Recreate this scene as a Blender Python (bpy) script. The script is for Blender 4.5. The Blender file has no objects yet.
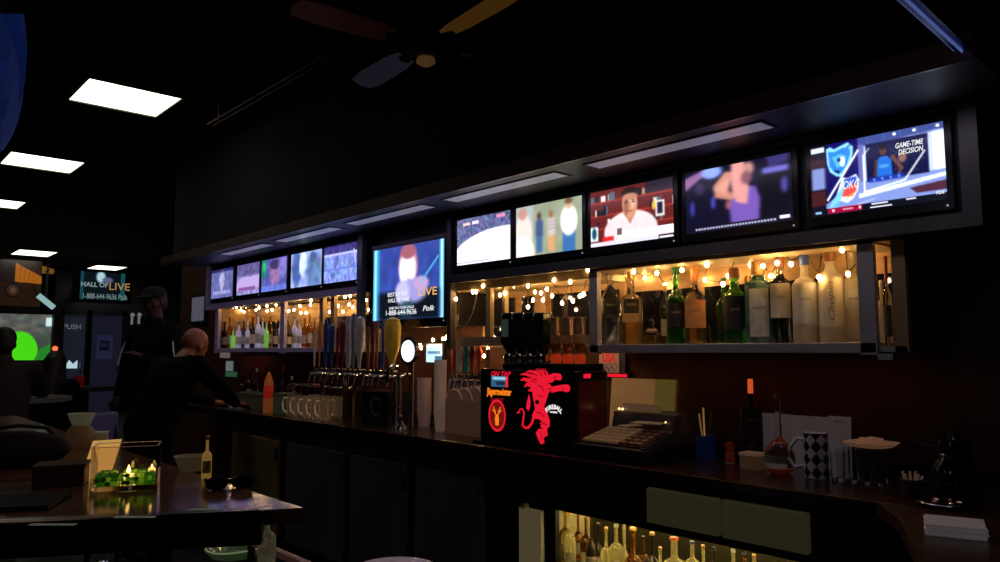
import bpy, bmesh, math, random
import numpy as np
from mathutils import Vector, Matrix
R = math.radians
random.seed(7)
col = bpy.context.scene.collection
# ------------------------------------------------------------------ camera
F = 750.0; PITCH = R(5.41); YAW = R(42.1); EYE = Vector((0, 0, 1.44))
FW = Vector((math.sin(YAW)*math.cos(PITCH), math.cos(YAW)*math.cos(PITCH), math.sin(PITCH)))
RT = Vector((math.cos(YAW), -math.sin(YAW), 0))
UP = RT.cross(FW)
cam = bpy.data.cameras.new('camera'); cam.sensor_width = 36; cam.lens = F/1000*36; cam.clip_start = .02
co = bpy.data.objects.new('camera', cam); col.objects.link(co)
co.matrix_world = Matrix(((RT.x, UP.x, -FW.x, EYE.x), (RT.y, UP.y, -FW.y, EYE.y), (RT.z, UP.z, -FW.z, EYE.z), (0, 0, 0, 1)))
bpy.context.scene.camera = co
def at(px, py, ax, v):
    """point where the sight line of a photo pixel meets the plane axis=v"""
    d = FW + RT*((px-500)/F) + UP*((281-py)/F)
    t = (v-EYE[ax])/d[ax]
    return EYE + d*t
def aX(px, py, v): return at(px, py, 0, v)
def aY(px, py, v): return at(px, py, 1, v)
def aZ(px, py, v=.97): return at(px, py, 2, v)
def dep(p): return (Vector(p)-EYE).dot(FW)
def atd(px, py, d): return EYE + (FW + RT*((px-500)/F) + UP*((281-py)/F))*d
# ------------------------------------------------------------------ materials
MC = {}
def mat(name, c=(.5, .5, .5), rough=.5, metal=0, em=None, es=0, tr=0, noise=0, nscale=12, ior=1.45, bump=0, stretch=None, sheen=0):
    if name in MC: return MC[name]
    m = bpy.data.materials.new(name); m.use_nodes = True
    nt = m.node_tree; b = nt.nodes['Principled BSDF']
    b.inputs['Base Color'].default_value = (*c, 1); b.inputs['Roughness'].default_value = rough
    b.inputs['Metallic'].default_value = metal; b.inputs['IOR'].default_value = ior
    b.inputs['Transmission Weight'].default_value = tr
    if em: b.inputs['Emission Color'].default_value = (*em, 1); b.inputs['Emission Strength'].default_value = es  # on dim surfaces that are no lamps, a glow put in to brighten them
    if noise or bump:
        tc = nt.nodes.new('ShaderNodeTexCoord'); n = nt.nodes.new('ShaderNodeTexNoise'); n.inputs['Scale'].default_value = nscale
        n.inputs['Detail'].default_value = 4
        mp = nt.nodes.new('ShaderNodeMapping'); nt.links.new(tc.outputs['Object'], mp.inputs[0])
        if stretch: mp.inputs['Scale'].default_value = stretch
        nt.links.new(mp.outputs[0], n.inputs['Vector'])
        if noise:
            r = nt.nodes.new('ShaderNodeValToRGB')
            r.color_ramp.elements[0].position = .3; r.color_ramp.elements[1].position = .7
            r.color_ramp.elements[0].color = (*[max(0, x*(1-noise)) for x in c], 1)
            r.color_ramp.elements[1].color = (*[min(1, x*(1+noise)) for x in c], 1)
            nt.links.new(n.outputs['Fac'], r.inputs[0]); nt.links.new(r.outputs[0], b.inputs['Base Color'])
        if bump:
            bp = nt.nodes.new('ShaderNodeBump'); bp.inputs['Strength'].default_value = bump; bp.inputs['Distance'].default_value = .01
            nt.links.new(n.outputs['Fac'], bp.inputs['Height']); nt.links.new(bp.outputs[0], b.inputs['Normal'])
    MC[name] = m; return m
def glow(name, c=None, s=None):
    if name in MC: return MC[name]
    m = bpy.data.materials.new(name); m.use_nodes = True; nt = m.node_tree; nt.nodes.clear()
    e = nt.nodes.new('ShaderNodeEmission'); o = nt.nodes.new('ShaderNodeOutputMaterial')
    e.inputs[0].default_value = (*c, 1); e.inputs[1].default_value = s; nt.links.new(e.outputs[0], o.inputs[0])
    MC[name] = m; return m
def vcol_mat(name, emit=None, rough=.4):
    """colour comes from the painted 'Col' attribute of the mesh"""
    if name in MC: return MC[name]
    m = bpy.data.materials.new(name); m.use_nodes = True; nt = m.node_tree; b = nt.nodes['Principled BSDF']
    a = nt.nodes.new('ShaderNodeVertexColor'); a.layer_name = 'Col'
    if emit:
        b.inputs['Base Color'].default_value = (.01, .01, .01, 1); b.inputs['Roughness'].default_value = .25
        nt.links.new(a.outputs[0], b.inputs['Emission Color']); b.inputs['Emission Strength'].default_value = emit
    else:
        nt.links.new(a.outputs[0], b.inputs['Base Color']); b.inputs['Roughness'].default_value = rough
    MC[name] = m; return m
black = mat('black_plastic', (.012, .012, .014), .35)
blackm = mat('black_matte', (.01, .01, .011), .8)
steel = mat('brushed_steel', (.46, .43, .43), .45, .35, noise=.12, nscale=9, stretch=(30, 1, 1))
chrome = mat('chrome', (.75, .75, .77), .12, 1)
wood_warm = mat('warm_wood', (.50, .30, .14), .5, noise=.25, nscale=5, stretch=(6, 1, 6))
glass = mat('clear_glass', (.95, .97, .97), .03, tr=1)
darkmirror = mat('dark_mirror', (.10, .10, .15), .06, .9)
# ------------------------------------------------------------------ mesh building
class MB:
    def __init__(s): s.b = bmesh.new()
    def box(s, c, d, rz=0, m=None):
        M = Matrix.Translation(c) @ Matrix.Rotation(rz, 4, 'Z') @ Matrix.Diagonal((d[0], d[1], d[2], 1))
        if m is not None: M = m @ M
        bmesh.ops.create_cube(s.b, size=1, matrix=M); return s
    def bb(s, x0, x1, y0, y1, z0, z1): return s.box(((x0+x1)/2, (y0+y1)/2, (z0+z1)/2), (abs(x1-x0), abs(y1-y0), abs(z1-z0)))
    def cone(s, p0, p1, r0, r1=None, n=16, caps=True):
        r1 = r0 if r1 is None else r1
        p0, p1 = Vector(p0), Vector(p1); d = p1-p0
        q = d.to_track_quat('Z', 'Y').to_matrix().to_4x4()
        M = Matrix.Translation((p0+p1)/2) @ q
        bmesh.ops.create_cone(s.b, cap_ends=caps, segments=n, radius1=max(r0, 1e-5), radius2=max(r1, 1e-5), depth=d.length, matrix=M); return s
    def ell(s, c, r, n=16, rot=None):
        if not hasattr(r, '__len__'): r = (r, r, r)
        M = Matrix.Translation(c)
        if rot is not None: M = M @ rot
        bmesh.ops.create_uvsphere(s.b, u_segments=n, v_segments=max(6, n//2+2), radius=1, matrix=M @ Matrix.Diagonal((*r, 1))); return s
    def lathe(s, prof, c=(0, 0, 0), n=28, p=2, sx=1, sy=1, a0=0, a1=2*math.pi, pz=None, close=True):
        full = abs(a1-a0-2*math.pi) < 1e-6
        k = n if full else n+1
        rings = []
        for i, (r, z) in enumerate(prof):
            pp = pz[i] if pz else p
            ring = []
            for j in range(k):
                a = a0+(a1-a0)*j/n; ca, sa = math.cos(a), math.sin(a)
                f = (abs(ca)**pp+abs(sa)**pp)**(-1/pp)
                ring.append(s.b.verts.new((c[0]+r*f*ca*sx, c[1]+r*f*sa*sy, c[2]+z)))
            rings.append(ring)
        for i in range(len(rings)-1):
            for j in range(k if full else k-1):
                j2 = (j+1) % k
                try: s.b.faces.new((rings[i][j], rings[i][j2], rings[i+1][j2], rings[i+1][j]))
                except ValueError: pass
        if full and close:
            if prof[0][0] > 1e-4: s.b.faces.new(rings[0][::-1])
            if prof[-1][0] > 1e-4: s.b.faces.new(rings[-1])
        return s
    def tube(s, pts, r, n=8):
        pts = [Vector(p) for p in pts]; rings = []
        for i, p in enumerate(pts):
            d = (pts[min(i+1, len(pts)-1)]-pts[max(i-1, 0)]).normalized()
            a = d.cross(Vector((0, 0, 1)))
            if a.length < .05: a = d.cross(Vector((1, 0, 0)))
            a.normalize(); b = d.cross(a)
            rr = r[i] if hasattr(r, '__len__') else r
            rings.append([s.b.verts.new(p+a*rr*math.cos(2*math.pi*j/n)+b*rr*math.sin(2*math.pi*j/n)) for j in range(n)])
        for i in range(len(rings)-1):
            for j in range(n): s.b.faces.new((rings[i][j], rings[i][(j+1) % n], rings[i+1][(j+1) % n], rings[i+1][j]))
        s.b.faces.new(rings[0][::-1]); s.b.faces.new(rings[-1]); return s
    def prism(s, pts, axis_vec):
        a = [s.b.verts.new(p) for p in pts]; v = Vector(axis_vec); c = [s.b.verts.new(Vector(p)+v) for p in pts]
        n = len(a); s.b.faces.new(a[::-1]); s.b.faces.new(c)
        for i in range(n): s.b.faces.new((a[i], a[(i+1) % n], c[(i+1) % n], c[i]))
        return s
    def poly(s, pts): s.b.faces.new([s.b.verts.new(p) for p in pts]); return s
def obj(name, mb, m, parent=None, smooth=False, bevel=0, loc=None):
    bmesh.ops.recalc_face_normals(mb.b, faces=mb.b.faces)
    me = bpy.data.meshes.new(name); mb.b.to_mesh(me); mb.b.free()
    me.materials.append(m)
    if smooth: me.shade_smooth()
    o = bpy.data.objects.new(name, me); col.objects.link(o)
    if parent: o.parent = parent
    if loc is not None: o.location = loc
    if bevel:
        md = o.modifiers.new('bevel', 'BEVEL'); md.width = bevel; md.segments = 2; md.limit_method = 'ANGLE'
    if smooth:
        try: me.set_sharp_from_angle(angle=R(40))
        except Exception: pass
    return o
def tag(o, label=None, cat=None, group=None, kind=None):
    if label: o['label'] = label
    if cat: o['category'] = cat
    if group: o['group'] = group
    if kind: o['kind'] = kind
    return o
def thing(name, label, cat, loc=(0, 0, 0), rz=0, group=None):
    o = bpy.data.objects.new(name, None); col.objects.link(o); o.empty_display_size = .05
    o.location = loc; o.rotation_euler = (0, 0, rz); return tag(o, label, cat, group)
def struct(name, mb, m, **k): return tag(obj(name, mb, m, **k), kind='structure')
def copy_tree(o, parent=None):
    c = o.copy(); col.objects.link(c); c.parent = parent
    for ch in list(o.children): copy_tree(ch, c)
    return c
def text(s, size, m, parent, o, r, u, name='lettering', align='CENTER', bold=0, shear=0, w=None):
    cu = bpy.data.curves.new('t', 'FONT'); cu.body = s; cu.size = size; cu.align_x = align; cu.align_y = 'CENTER'
    cu.offset = bold; cu.shear = shear; cu.resolution_u = 3
    t = bpy.data.objects.new('t', cu); col.objects.link(t)
    dg = bpy.context.evaluated_depsgraph_get(); me = bpy.data.meshes.new_from_object(t.evaluated_get(dg))
    bpy.data.objects.remove(t); me.name = name
    xs = [v.co.x for v in me.vertices] or [0]
    k = 1 if not w else w/max(1e-6, max(xs)-min(xs))
    r, u, o = Vector(r), Vector(u), Vector(o)
    for v in me.vertices: v.co = o+r*(v.co.x*k)+u*v.co.y
    me.materials.clear(); me.materials.append(m)
    x = bpy.data.objects.new(name, me); col.objects.link(x)
    if parent: x.parent = parent
    return x
def flat(polys, o, r, u, n, m, parent, name):
    """flat printed / lit shapes: 2-D polygons laid on a surface"""
    mb = MB(); o, r, u, n = Vector(o), Vector(r), Vector(u), Vector(n)
    for P in polys:
        f = mb.b.faces.new([mb.b.verts.new(o+r*x+u*y) for x, y in P])
    bmesh.ops.triangulate(mb.b, faces=mb.b.faces)
    return obj(name, mb, m, parent)
def circ(cx, cy, r, n=20, ry=None): return [(cx+r*math.cos(2*math.pi*i/n), cy+(ry or r)*math.sin(2*math.pi*i/n)) for i in range(n)]
def stroke(pts, w):
    """2-D ribbon polygon(s) of width w (number or list)"""
    out = []; n = len(pts); L = []; Rr = []
    for i, p in enumerate(pts):
        a = pts[max(i-1, 0)]; b = pts[min(i+1, n-1)]; dx, dy = b[0]-a[0], b[1]-a[1]; l = math.hypot(dx, dy) or 1
        ww = (w[i] if hasattr(w, '__len__') else w)/2
        L.append((p[0]-dy/l*ww, p[1]+dx/l*ww)); Rr.append((p[0]+dy/l*ww, p[1]-dx/l*ww))
    for i in range(n-1): out.append([L[i], L[i+1], Rr[i+1], Rr[i]])
    return out
# ------------------------------------------------------------------ painted pictures (flat screens and posters)
class Cv:
    def __init__(s, w, h, bg):
        s.w, s.h = w, h; s.a = np.zeros((h, w, 3)); s.a[:] = bg
        s.u, s.v = np.meshgrid((np.arange(w)+.5)/w, (np.arange(h)+.5)/h)
    def _m(s, k, c, al=1):
        k = (np.clip(k, 0, 1)*al)[..., None]; s.a = s.a*(1-k)+np.array(c)*k
    def rect(s, x0, y0, x1, y1, c, soft=.004, al=1):
        f = lambda d: np.clip(d/soft+.5, 0, 1)
        s._m(f(s.u-x0)*f(x1-s.u)*f(s.v-y0)*f(y1-s.v), c, al); return s
    def ell(s, cx, cy, rx, ry, c, soft=.15, al=1):
        d = np.sqrt(((s.u-cx)/rx)**2+((s.v-cy)/ry)**2); s._m((1-d)/soft+.5, c, al); return s
    def poly(s, P, c, al=1, soft=.006):
        ins = np.zeros_like(s.u, bool); d = np.full_like(s.u, 9.)
        n = len(P)
        for i in range(n):
            (x0, y0), (x1, y1) = P[i], P[(i+1) % n]
            cr = ((y0 > s.v) != (y1 > s.v)) & (s.u < (x1-x0)*(s.v-y0)/((y1-y0) or 1e-9)+x0); ins ^= cr
            dx, dy = x1-x0, y1-y0; t = np.clip(((s.u-x0)*dx+(s.v-y0)*dy)/(dx*dx+dy*dy+1e-9), 0, 1)
            d = np.minimum(d, np.hypot(s.u-x0-t*dx, (s.v-y0-t*dy)))
        s._m(np.where(ins, .5+d/soft, .5-d/soft), c, al); return s
    def line(s, x0, y0, x1, y1, w, c, al=1, soft=.005):
        dx, dy = x1-x0, y1-y0; t = np.clip(((s.u-x0)*dx+(s.v-y0)*dy)/(dx*dx+dy*dy+1e-9), 0, 1)
        d = np.hypot(s.u-x0-t*dx, (s.v-y0-t*dy)*.56)
        s._m((w/2-d)/soft+.5, c, al); return s
    def grad(s, c0, c1):
        t = s.v[..., None]; s.a = np.array(c0)*(1-t)+np.array(c1)*t; return s
    def blur(s, n=1, horiz=False):
        for _ in range(n):
            p = np.pad(s.a, ((1, 1), (1, 1), (0, 0)), 'edge')
            s.a = (p[1:-1, :-2]+2*p[1:-1, 1:-1]+p[1:-1, 2:])/4 if horiz else (p[:-2, 1:-1]+p[2:, 1:-1]+p[1:-1, :-2]+p[1:-1, 2:]+2*p[1:-1, 1:-1])/6
        return s
    def noise(s, amp, seed=1, cell=6):
        rg = np.random.RandomState(seed); g = rg.rand(s.h//cell+2, s.w//cell+2, 3)
        yy = np.arange(s.h)/cell; xx = np.arange(s.w)/cell; iy = yy.astype(int); ix = xx.astype(int)
        fy = (yy-iy)[:, None, None]; fx = (xx-ix)[None, :, None]
        A = g[iy][:, ix]; B = g[iy][:, ix+1]; C = g[iy+1][:, ix]; D = g[iy+1][:, ix+1]; A, B, C, D = [q*.3+q.mean(2, keepdims=True)*.7 for q in (A, B, C, D)]
        s.a = np.clip(s.a*(1+amp*2*((A*(1-fx)+B*fx)*(1-fy)+(C*(1-fx)+D*fx)*fy-.5)), 0, 1); return s
def picture(name, cv, o, r, u, w, h, m, parent):
    """grid mesh in the plane (r,u) centred on o, painted with cv (sRGB values)"""
    W, H = cv.w, cv.h; r, u, o = Vector(r), Vector(u), Vector(o)
    lin = np.where(cv.a <= .04045, cv.a/12.92, ((np.clip(cv.a, 0, 1)+.055)/1.055)**2.4)
    vs = [o+r*((i/(W-1)-.5)*w)+u*((.5-j/(H-1))*h) for j in range(H) for i in range(W)]
    fs = [(j*W+i, (j+1)*W+i, (j+1)*W+i+1, j*W+i+1) for j in range(H-1) for i in range(W-1)]
    me = bpy.data.meshes.new(name); me.from_pydata(vs, [], fs)
    ca = me.color_attributes.new('Col', 'FLOAT_COLOR', 'POINT')
    ca.data.foreach_set('color', np.concatenate([lin.reshape(-1, 3), np.ones((W*H, 1))], 1).astype(np.float32).ravel())
    me.materials.append(m); ob = bpy.data.objects.new(name, me); col.objects.link(ob)
    if parent: ob.parent = parent
    return ob
# ================================================================== SETTING
XW = 3.1; ZC = 3.34; YF = 19.5
rust = mat('rust_wall', (.085, .022, .010), .6, noise=.2, nscale=6)
darkwall = mat('dark_wall', (.03, .022, .03), .7, noise=.2, nscale=3)
struct('floor', MB().bb(-6, 9, -3, YF, -.1, 0), mat('floor_tile', (.035, .028, .026), .45, noise=.3, nscale=3))
ceilm = mat('ceiling_panel', (.005, .0028, .0028), .9, noise=.25, nscale=2)
struct('ceiling', MB().bb(-6, 9, -3, YF, ZC, ZC+.1), ceilm)
struct('wall_right', MB().bb(XW, XW+.12, -3, 9.0, 0, ZC), rust)
struct('wall_far', MB().bb(-6, 9, YF, YF+.1, 0, ZC), darkwall)
struct('wall_left', MB().bb(-6.1, -6, -3, YF, 0, ZC), darkwall)
struct('wall_near', MB().bb(-6, 9, -3.1, -3, 0, ZC), darkwall)
struct('wall_side', MB().bb(9, 9.1, -3, YF, 0, ZC), darkwall)
struct('baseboard_right', MB().bb(XW-.015, XW, -3, 9.0, 0, .1), black)
# far-wall doors
frame_m = mat('door_frame', (.012, .010, .018), .5)
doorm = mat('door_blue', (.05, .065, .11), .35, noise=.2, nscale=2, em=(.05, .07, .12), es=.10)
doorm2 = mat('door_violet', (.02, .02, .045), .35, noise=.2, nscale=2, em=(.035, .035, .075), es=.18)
for n, (a, b, m_) in enumerate(((64, 86, doorm), (92, 122, doorm2))):
    x0 = aY(a, 315, YF-.05).x; x1 = aY(b, 315, YF-.05).x
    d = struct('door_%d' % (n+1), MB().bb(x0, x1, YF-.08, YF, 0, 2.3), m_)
    fr = MB()
    fr.bb(x0-.1, x0, YF-.14, YF, 0, 2.4); fr.bb(x1, x1+.1, YF-.14, YF, 0, 2.4); fr.bb(x0-.1, x1+.1, YF-.14, YF, 2.3, 2.42)
    obj('door_frame', fr, frame_m, d)
    obj('handle', MB().cone((x1-.08, YF-.14, .95), (x1-.08, YF-.14, 1.2), .015), chrome, d, True)
    if n == 0:
        p = aY(70.5, 364, YF-.1)
        obj('sticker', MB().prism([p+Vector((-.13, 0, -.1)), p+Vector((.14, 0, -.1)), p+Vector((.14, 0, .09)), p+Vector((.05, 0, .0)), p+Vector((-.03, 0, .09))], (0, .01, 0)), glow('sticker_glow', (.55, .75, .85), .8), d)
        p = aY(72, 327, YF-.09); text('PUSH', .16, glow('door_text', (.4, .4, .45), .35), d, p, (1, 0, 0), (0, 0, 1), 'sign_lettering')
    else:
        cv = Cv(24, 30, (.17, .17, .30)).rect(.22, .25, .78, .62, (.06, .06, .12)).rect(.3, .35, .7, .5, (.14, .14, .25))
        a = aY(97, 335, YF-.1); b = aY(112, 359, YF-.1)
        picture('notice', cv, (a+b)/2, (1, 0, 0), (0, 0, 1), b.x-a.x, a.z-b.z, vcol_mat('door_notice', .5), d)
# post between banner corner and doors
a = aY(54, 300, YF-.2).x; b = aY(61, 300, YF-.2).x
struct('trim_1', MB().bb(a, b, YF-.3, YF-.001, 0, ZC-.001), mat('post_dark', (.01, .008, .01), .7))
# bulkhead above televisions (soffit) with its recessed light panels
Z0, Z1 = 1.86, 2.27; XB = 2.75; XS = 2.36
YB0, YB1 = .745, 7.27
sof = struct('trim_2', MB().bb(XS, XW-.001, .62, 7.4, Z1, Z1+.05), mat('soffit_wood', (.018, .008, .016), .5, noise=.2, nscale=4))
tr = MB(); tr.bb(XS-.012, XS, .62, 7.4, Z1-.012, Z1+.06); obj('edge_strip', tr, mat('edge_bronze', (.12, .06, .055), .35, .6), sof)
struct('trim_3', MB().bb(XS+.1, XW-.001, .40, 7.4, Z1+.05, ZC-.001), ceilm)
panelm = mat('soffit_panel', (.62, .62, .70), .35, noise=.08, nscale=5, em=(.5, .5, .66), es=.17)
for i in range(5):
    y0 = 1.33+.0+i*1.03
    y1 = y0+.84
    t = thing('soffit_light_panel', ['frosted light panel under the bulkhead above the two television screens nearest the camera',
        'frosted light panel under the bulkhead above the baseball television and the man in striped shirt',
        'frosted light panel under the bulkhead above the large central television',
        'frosted light panel under the bulkhead just beyond the central television',
        'farthest frosted light panel under the bulkhead, at the left end'][i], 'light panel', (2.5, (y0+y1)/2, Z1), 0, 'frosted panels under the bulkhead')
    h = (y1-y0)/2
    obj('diffuser', MB().bb(-.03, .07, -h, h, -.003, .0), panelm, t)
    fr = MB(); fr.bb(-.04, -.03, -h-.01, h+.01, -.005, 0); fr.bb(.07, .08, -h-.01, h+.01, -.005, 0); fr.bb(-.03, .07, h, h+.01, -.005, 0); fr.bb(-.03, .07, -h-.01, -h, -.005, 0)
    obj('frame', fr, mat('soffit_wood'), t)
# ------------------------------------------------------------------ ceiling lights
lamp = glow('ceiling_glow', (1, .97, .80), 3.0)
for cx, cy, w, l, lab in ((1.57, 5.9, .62, .6, 'square ceiling light panel nearest the camera, largest of the five'),
        (1.53, 8.5, .62, .62, 'square ceiling light panel second from the camera, at the left edge'),
        (1.5, 11.2, .62, .62, 'ceiling light panel third from the camera, cut off by the left edge'),
        (2.92, 16.5, .62, .95, 'small distant ceiling light panel above the orange banner'),
        (4.66, 18.3, .62, .95, 'farthest ceiling light panel, just above the television over the doors')):
    t = thing('ceiling_light', lab, 'ceiling light', (cx, cy, ZC), 0, 'square ceiling light panels')
    obj('diffuser', MB().bb(-w/2, w/2, -l/2, l/2, -.02, -.001), lamp, t)
    f = MB()
    for s in (-1, 1): f.bb(s*w/2, s*(w/2+.03), -l/2-.03, l/2+.03, -.03, -.001); f.bb(-w/2-.03, w/2+.03, s*l/2, s*(l/2+.03), -.03, -.001)
    obj('frame', f, mat('lamp_frame', (.05, .045, .03), .6), t)
# conduit rails on the ceiling
t = thing('ceiling_rail', 'thin twin-rail track running along the dark ceiling', 'rail', (2.2, 4.8, ZC))
z = -.2
for dx in (-.015, .03): obj('rail', MB().cone((dx-.13, -1.35, z), (dx-.13, .75, z), .008, n=8), mat('rail_metal', (.12, .05, .05), .4, .6), t, True)
for y in (-1.2, .6): obj('hanger', MB().cone((-.12, y, z), (-.12, y, -.001), .006, n=8), mat('rail_metal'), t)
# edge trim of the soffit return upper right, no light fixture
a = aZ(905, -6, 2.30); b = aZ(966, 51, 2.30)
t = thing('fluorescent_fixture', 'narrow bluish strip light fixture at the upper right corner', 'light fixture', (0, 0, 0))
d_ = (b-a).normalized(); n_ = Vector((-d_.y, d_.x, 0))
def barlike(a, b, w, h, off): 
    m = (a+b)/2; L = (b-a).length; return MB().box(m+n_*off, (L, w, h), math.atan2(d_.y, d_.x))
obj('housing', barlike(a, b, .036, .014, 0), mat('fixture_metal', (.12, .15, .28), .35, .5), t)
obj('tube', barlike(a, b, .005, .012, .018).box((a+b)/2+Vector((0, 0, -.012)), ((b-a).length, .004, .008), math.atan2(d_.y, d_.x)), glow('strip_blue', (.16, .24, .75), .35), t)  # bluish sheen along the trim edges, put in as glowing strips
for q in (a, b): obj('hanger', MB().cone(q+Vector((0, 0, .01)), (q.x, q.y, ZC), .006, n=8), mat('rail_metal'), t)
# ceiling fan
t = thing('ceiling_fan', 'four-bladed dark wooden ceiling fan with small brass light cap', 'ceiling fan', (2.215, 3.02, ZC))
fanz = -.33
obj('motor', MB().lathe([(.03, .05), (.085, .04), (.1, .0), (.1, -.04), (.07, -.07)], (0, 0, fanz)), mat('fan_dark', (.03, .02, .02), .4, .3), t, True)
obj('downrod', MB().cone((0, 0, fanz+.05), (0, 0, -.03), .014), mat('fan_dark'), t, True)
obj('canopy', MB().lathe([(.06, 0), (.055, -.03), (.02, -.05)], (0, 0, 0)), mat('fan_dark'), t, True)
obj('light_cap', MB().lathe([(.045, 0), (.05, -.02), (.03, -.035), (.0, -.04)], (0, 0, fanz-.07)), mat('brass', (.75, .45, .18), .3, 1, em=(.6, .3, .1), es=.08), t, True)
for k, bm_ in zip((86, -4, -94, 176), ('blade_pale', 'blade_dark', 'blade_amber', 'blade_dark')):
    M = Matrix.Rotation(R(k), 4, 'Z') @ Matrix.Translation((0, 0, fanz)) @ Matrix.Rotation(R(12), 4, 'X')
    pts = [(.2, -.05), (.3, -.068), (.6, -.075), (.7, -.06), (.72, 0), (.7, .06), (.6, .075), (.3, .068), (.2, .05)]
    cs = {'blade_pale': ((.04, .035, .055), (.10, .09, .15), .08), 'blade_dark': ((.05, .02, .015), (.05, .01, .01), .07), 'blade_amber': ((.25, .12, .03), (.28, .12, .02), .13)}[bm_]  # light caught by each blade is put into its colour and glow
    mb = MB().prism([M @ Vector((x, y, -.005)) for x, y in pts], M.to_3x3() @ Vector((0, 0, .01)))
    bl = obj('blade', mb, mat(bm_, cs[0], .5, noise=.3, nscale=6, em=cs[1], es=cs[2]), t)
    br = MB(); br.prism([M @ Vector((x, y, -.012)) for x, y in ((.07, -.015), (.22, -.03), (.24, 0), (.22, .03), (.07, .015))], M.to_3x3() @ Vector((0, 0, .008)))
    obj('bracket', br, mat('fan_dark'), bl)
# ================================================================== BACK BAR
Y0c, Y1c = .6, 7.9   # counter
cwood = mat('counter_wood', (.035, .014, .010), .22, noise=.35, nscale=4, stretch=(8, 1, 1), bump=.05)
t = thing('back_counter', 'long dark glossy wooden back bar counter under the bottle shelves', 'counter')
obj('worktop', MB().bb(2.5, XW-.001, Y0c, Y1c, .93, .97), cwood, t, bevel=.006)
obj('apron', MB().bb(2.52, 2.55, Y0c, Y1c, .905, .93), blackm, t)
obj('backsplash', MB().bb(XW-.02, XW-.002, Y0c, Y1c, .97, 1.02), cwood, t)
# cooler units under the counter (doors), each a thing
cool = mat('cooler_door', (.17, .155, .20), .32, .2, noise=.3, nscale=2, stretch=(1, 1, .4))
cool_w = mat('cooler_door_warm', (.42, .30, .14), .35, .1, noise=.3, nscale=2)
units = [((233, 280), 'farthest cooler cabinet with an olive tinted door, beside the tall bottle', cool_w), ((288, 346), 'cooler cabinet with bluish steel door below the beer mugs', cool),
         ((352, 409), 'cooler cabinet with plain dark door below the tap tower', cool), ((417, 485), 'wide cooler cabinet with dark steel door, directly left of the pale side panel', cool)]
for (pa, pb), lab, m_ in units:
    ya, yb = aX(pb, 460, 2.52).y, aX(pa, 450, 2.52).y
    u_ = thing('cooler_cabinet', lab, 'cooler', (2.52, (ya+yb)/2, 0), 0, 'cooler cabinets under the back counter')
    hw = (yb-ya)/2
    obj('body', MB().bb(.012, .56, -hw-.035, hw+.035, .08, .90), blackm, u_)
    dr = obj('door', MB().bb(-.012, .01, -hw, hw, .12, .80), m_, u_, bevel=.004)
    obj('handle', MB().bb(-.035, -.013, -hw+.01, -hw+.03, .66, .76).bb(-.02, .0, -hw+.012, -hw+.028, .70, .72), mat('handle_brass', (.5, .38, .2), .35, 1), dr)
    obj('kick_plate', MB().bb(.02, .05, -hw, hw, .0, .08), blackm, u_)
# open lit niche with bottles + drawers above
yN0, yN1 = .62, 2.63
t = thing('bottle_cabinet', 'open lit cabinet holding liquor bottles under two steel drawers', 'cabinet')
nw = mat('niche_panel', (.028, .024, .012), .5); nws = mat('niche_side', (.55, .48, .26), .6)
ZSH = .44
obj('back_panel', MB().bb(3.02, 3.04, yN0, yN1, .1, .74), nw, t)
obj('shelf', MB().bb(2.52, 3.02, yN0, yN1, ZSH-.02, ZSH), nw, t)
obj('side_panel', MB().bb(2.53, 3.04, yN1, yN1+.02, .1, .74), nws, t)
obj('side_panel', MB().bb(2.53, 3.04, yN0-.02, yN0, .1, .74), blackm, t)
obj('header', MB().bb(2.52, 3.04, yN0, yN1+.02, .74, .755), blackm, t)
obj('base', MB().bb(2.56, 3.02, yN0, yN1, 0, ZSH-.02), blackm, t)
obj('drawer_case', MB().bb(2.53, 3.04, yN0, 1.98, .755, .90), blackm, t)
obj('fascia', MB().bb(2.51, 3.04, 1.905, yN1+.02, .755, .905), blackm, t)
drm = mat('drawer_steel', (.17, .15, .085), .4, .3, noise=.2, nscale=3, em=(.11, .095, .045), es=.14)  # faint glow put into the steel to lift the drawer fronts
for a_, b_ in ((1.566, 1.89), (1.228, 1.55)):
    obj('drawer', MB().bb(2.498, 2.528, a_, b_, .762, .898), drm, t, bevel=.004)
obj('stile', MB().bb(2.505, 2.53, 2.40, 2.472, 0, .755), blackm, t)
obj('front_lip', MB().bb(2.505, 2.525, yN0, yN1+.02, .733, .765), blackm, t)
obj('backing', MB().bb(2.562, 2.57, 2.46, yN1, 0, .75), blackm, t)
obj('strip_light', MB().bb(2.545, 2.56, yN0+.1, 2.38, .735, .7398), glow('niche_strip', (1, .76, .30), 26), t)  # added strip hidden behind the lip, lights caps and bottle fronts
obj('strip_light', MB().bb(2.96, 2.98, yN0+.1, yN1-.05, .722, .738), glow('niche_strip', (1, .76, .30), 9), t)
# pale side panel and cable between coolers and niche
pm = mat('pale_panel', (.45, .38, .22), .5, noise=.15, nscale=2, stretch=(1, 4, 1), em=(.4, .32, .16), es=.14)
ya, yb = aX(541, 530, 2.53).y, aX(519, 530, 2.53).y
tag(obj('partition', MB().bb(2.53, 2.56, ya, yb, 0, .70), pm, None, loc=(0, 0, 0)), 'cream coloured upright panel left of the lit bottle cabinet', 'panel')
ya = aX(549, 530, 2.53).y
tag(obj('cable', MB().tube([(2.51, ya+.01, .72), (2.50, ya, .5), (2.505, ya-.03, .3), (2.51, ya-.02, .005)], .003), mat('cable_grey', (.5, .5, .45), .5), None, True), 'thin grey cable hanging beside the cream panel', 'cable')
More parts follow.
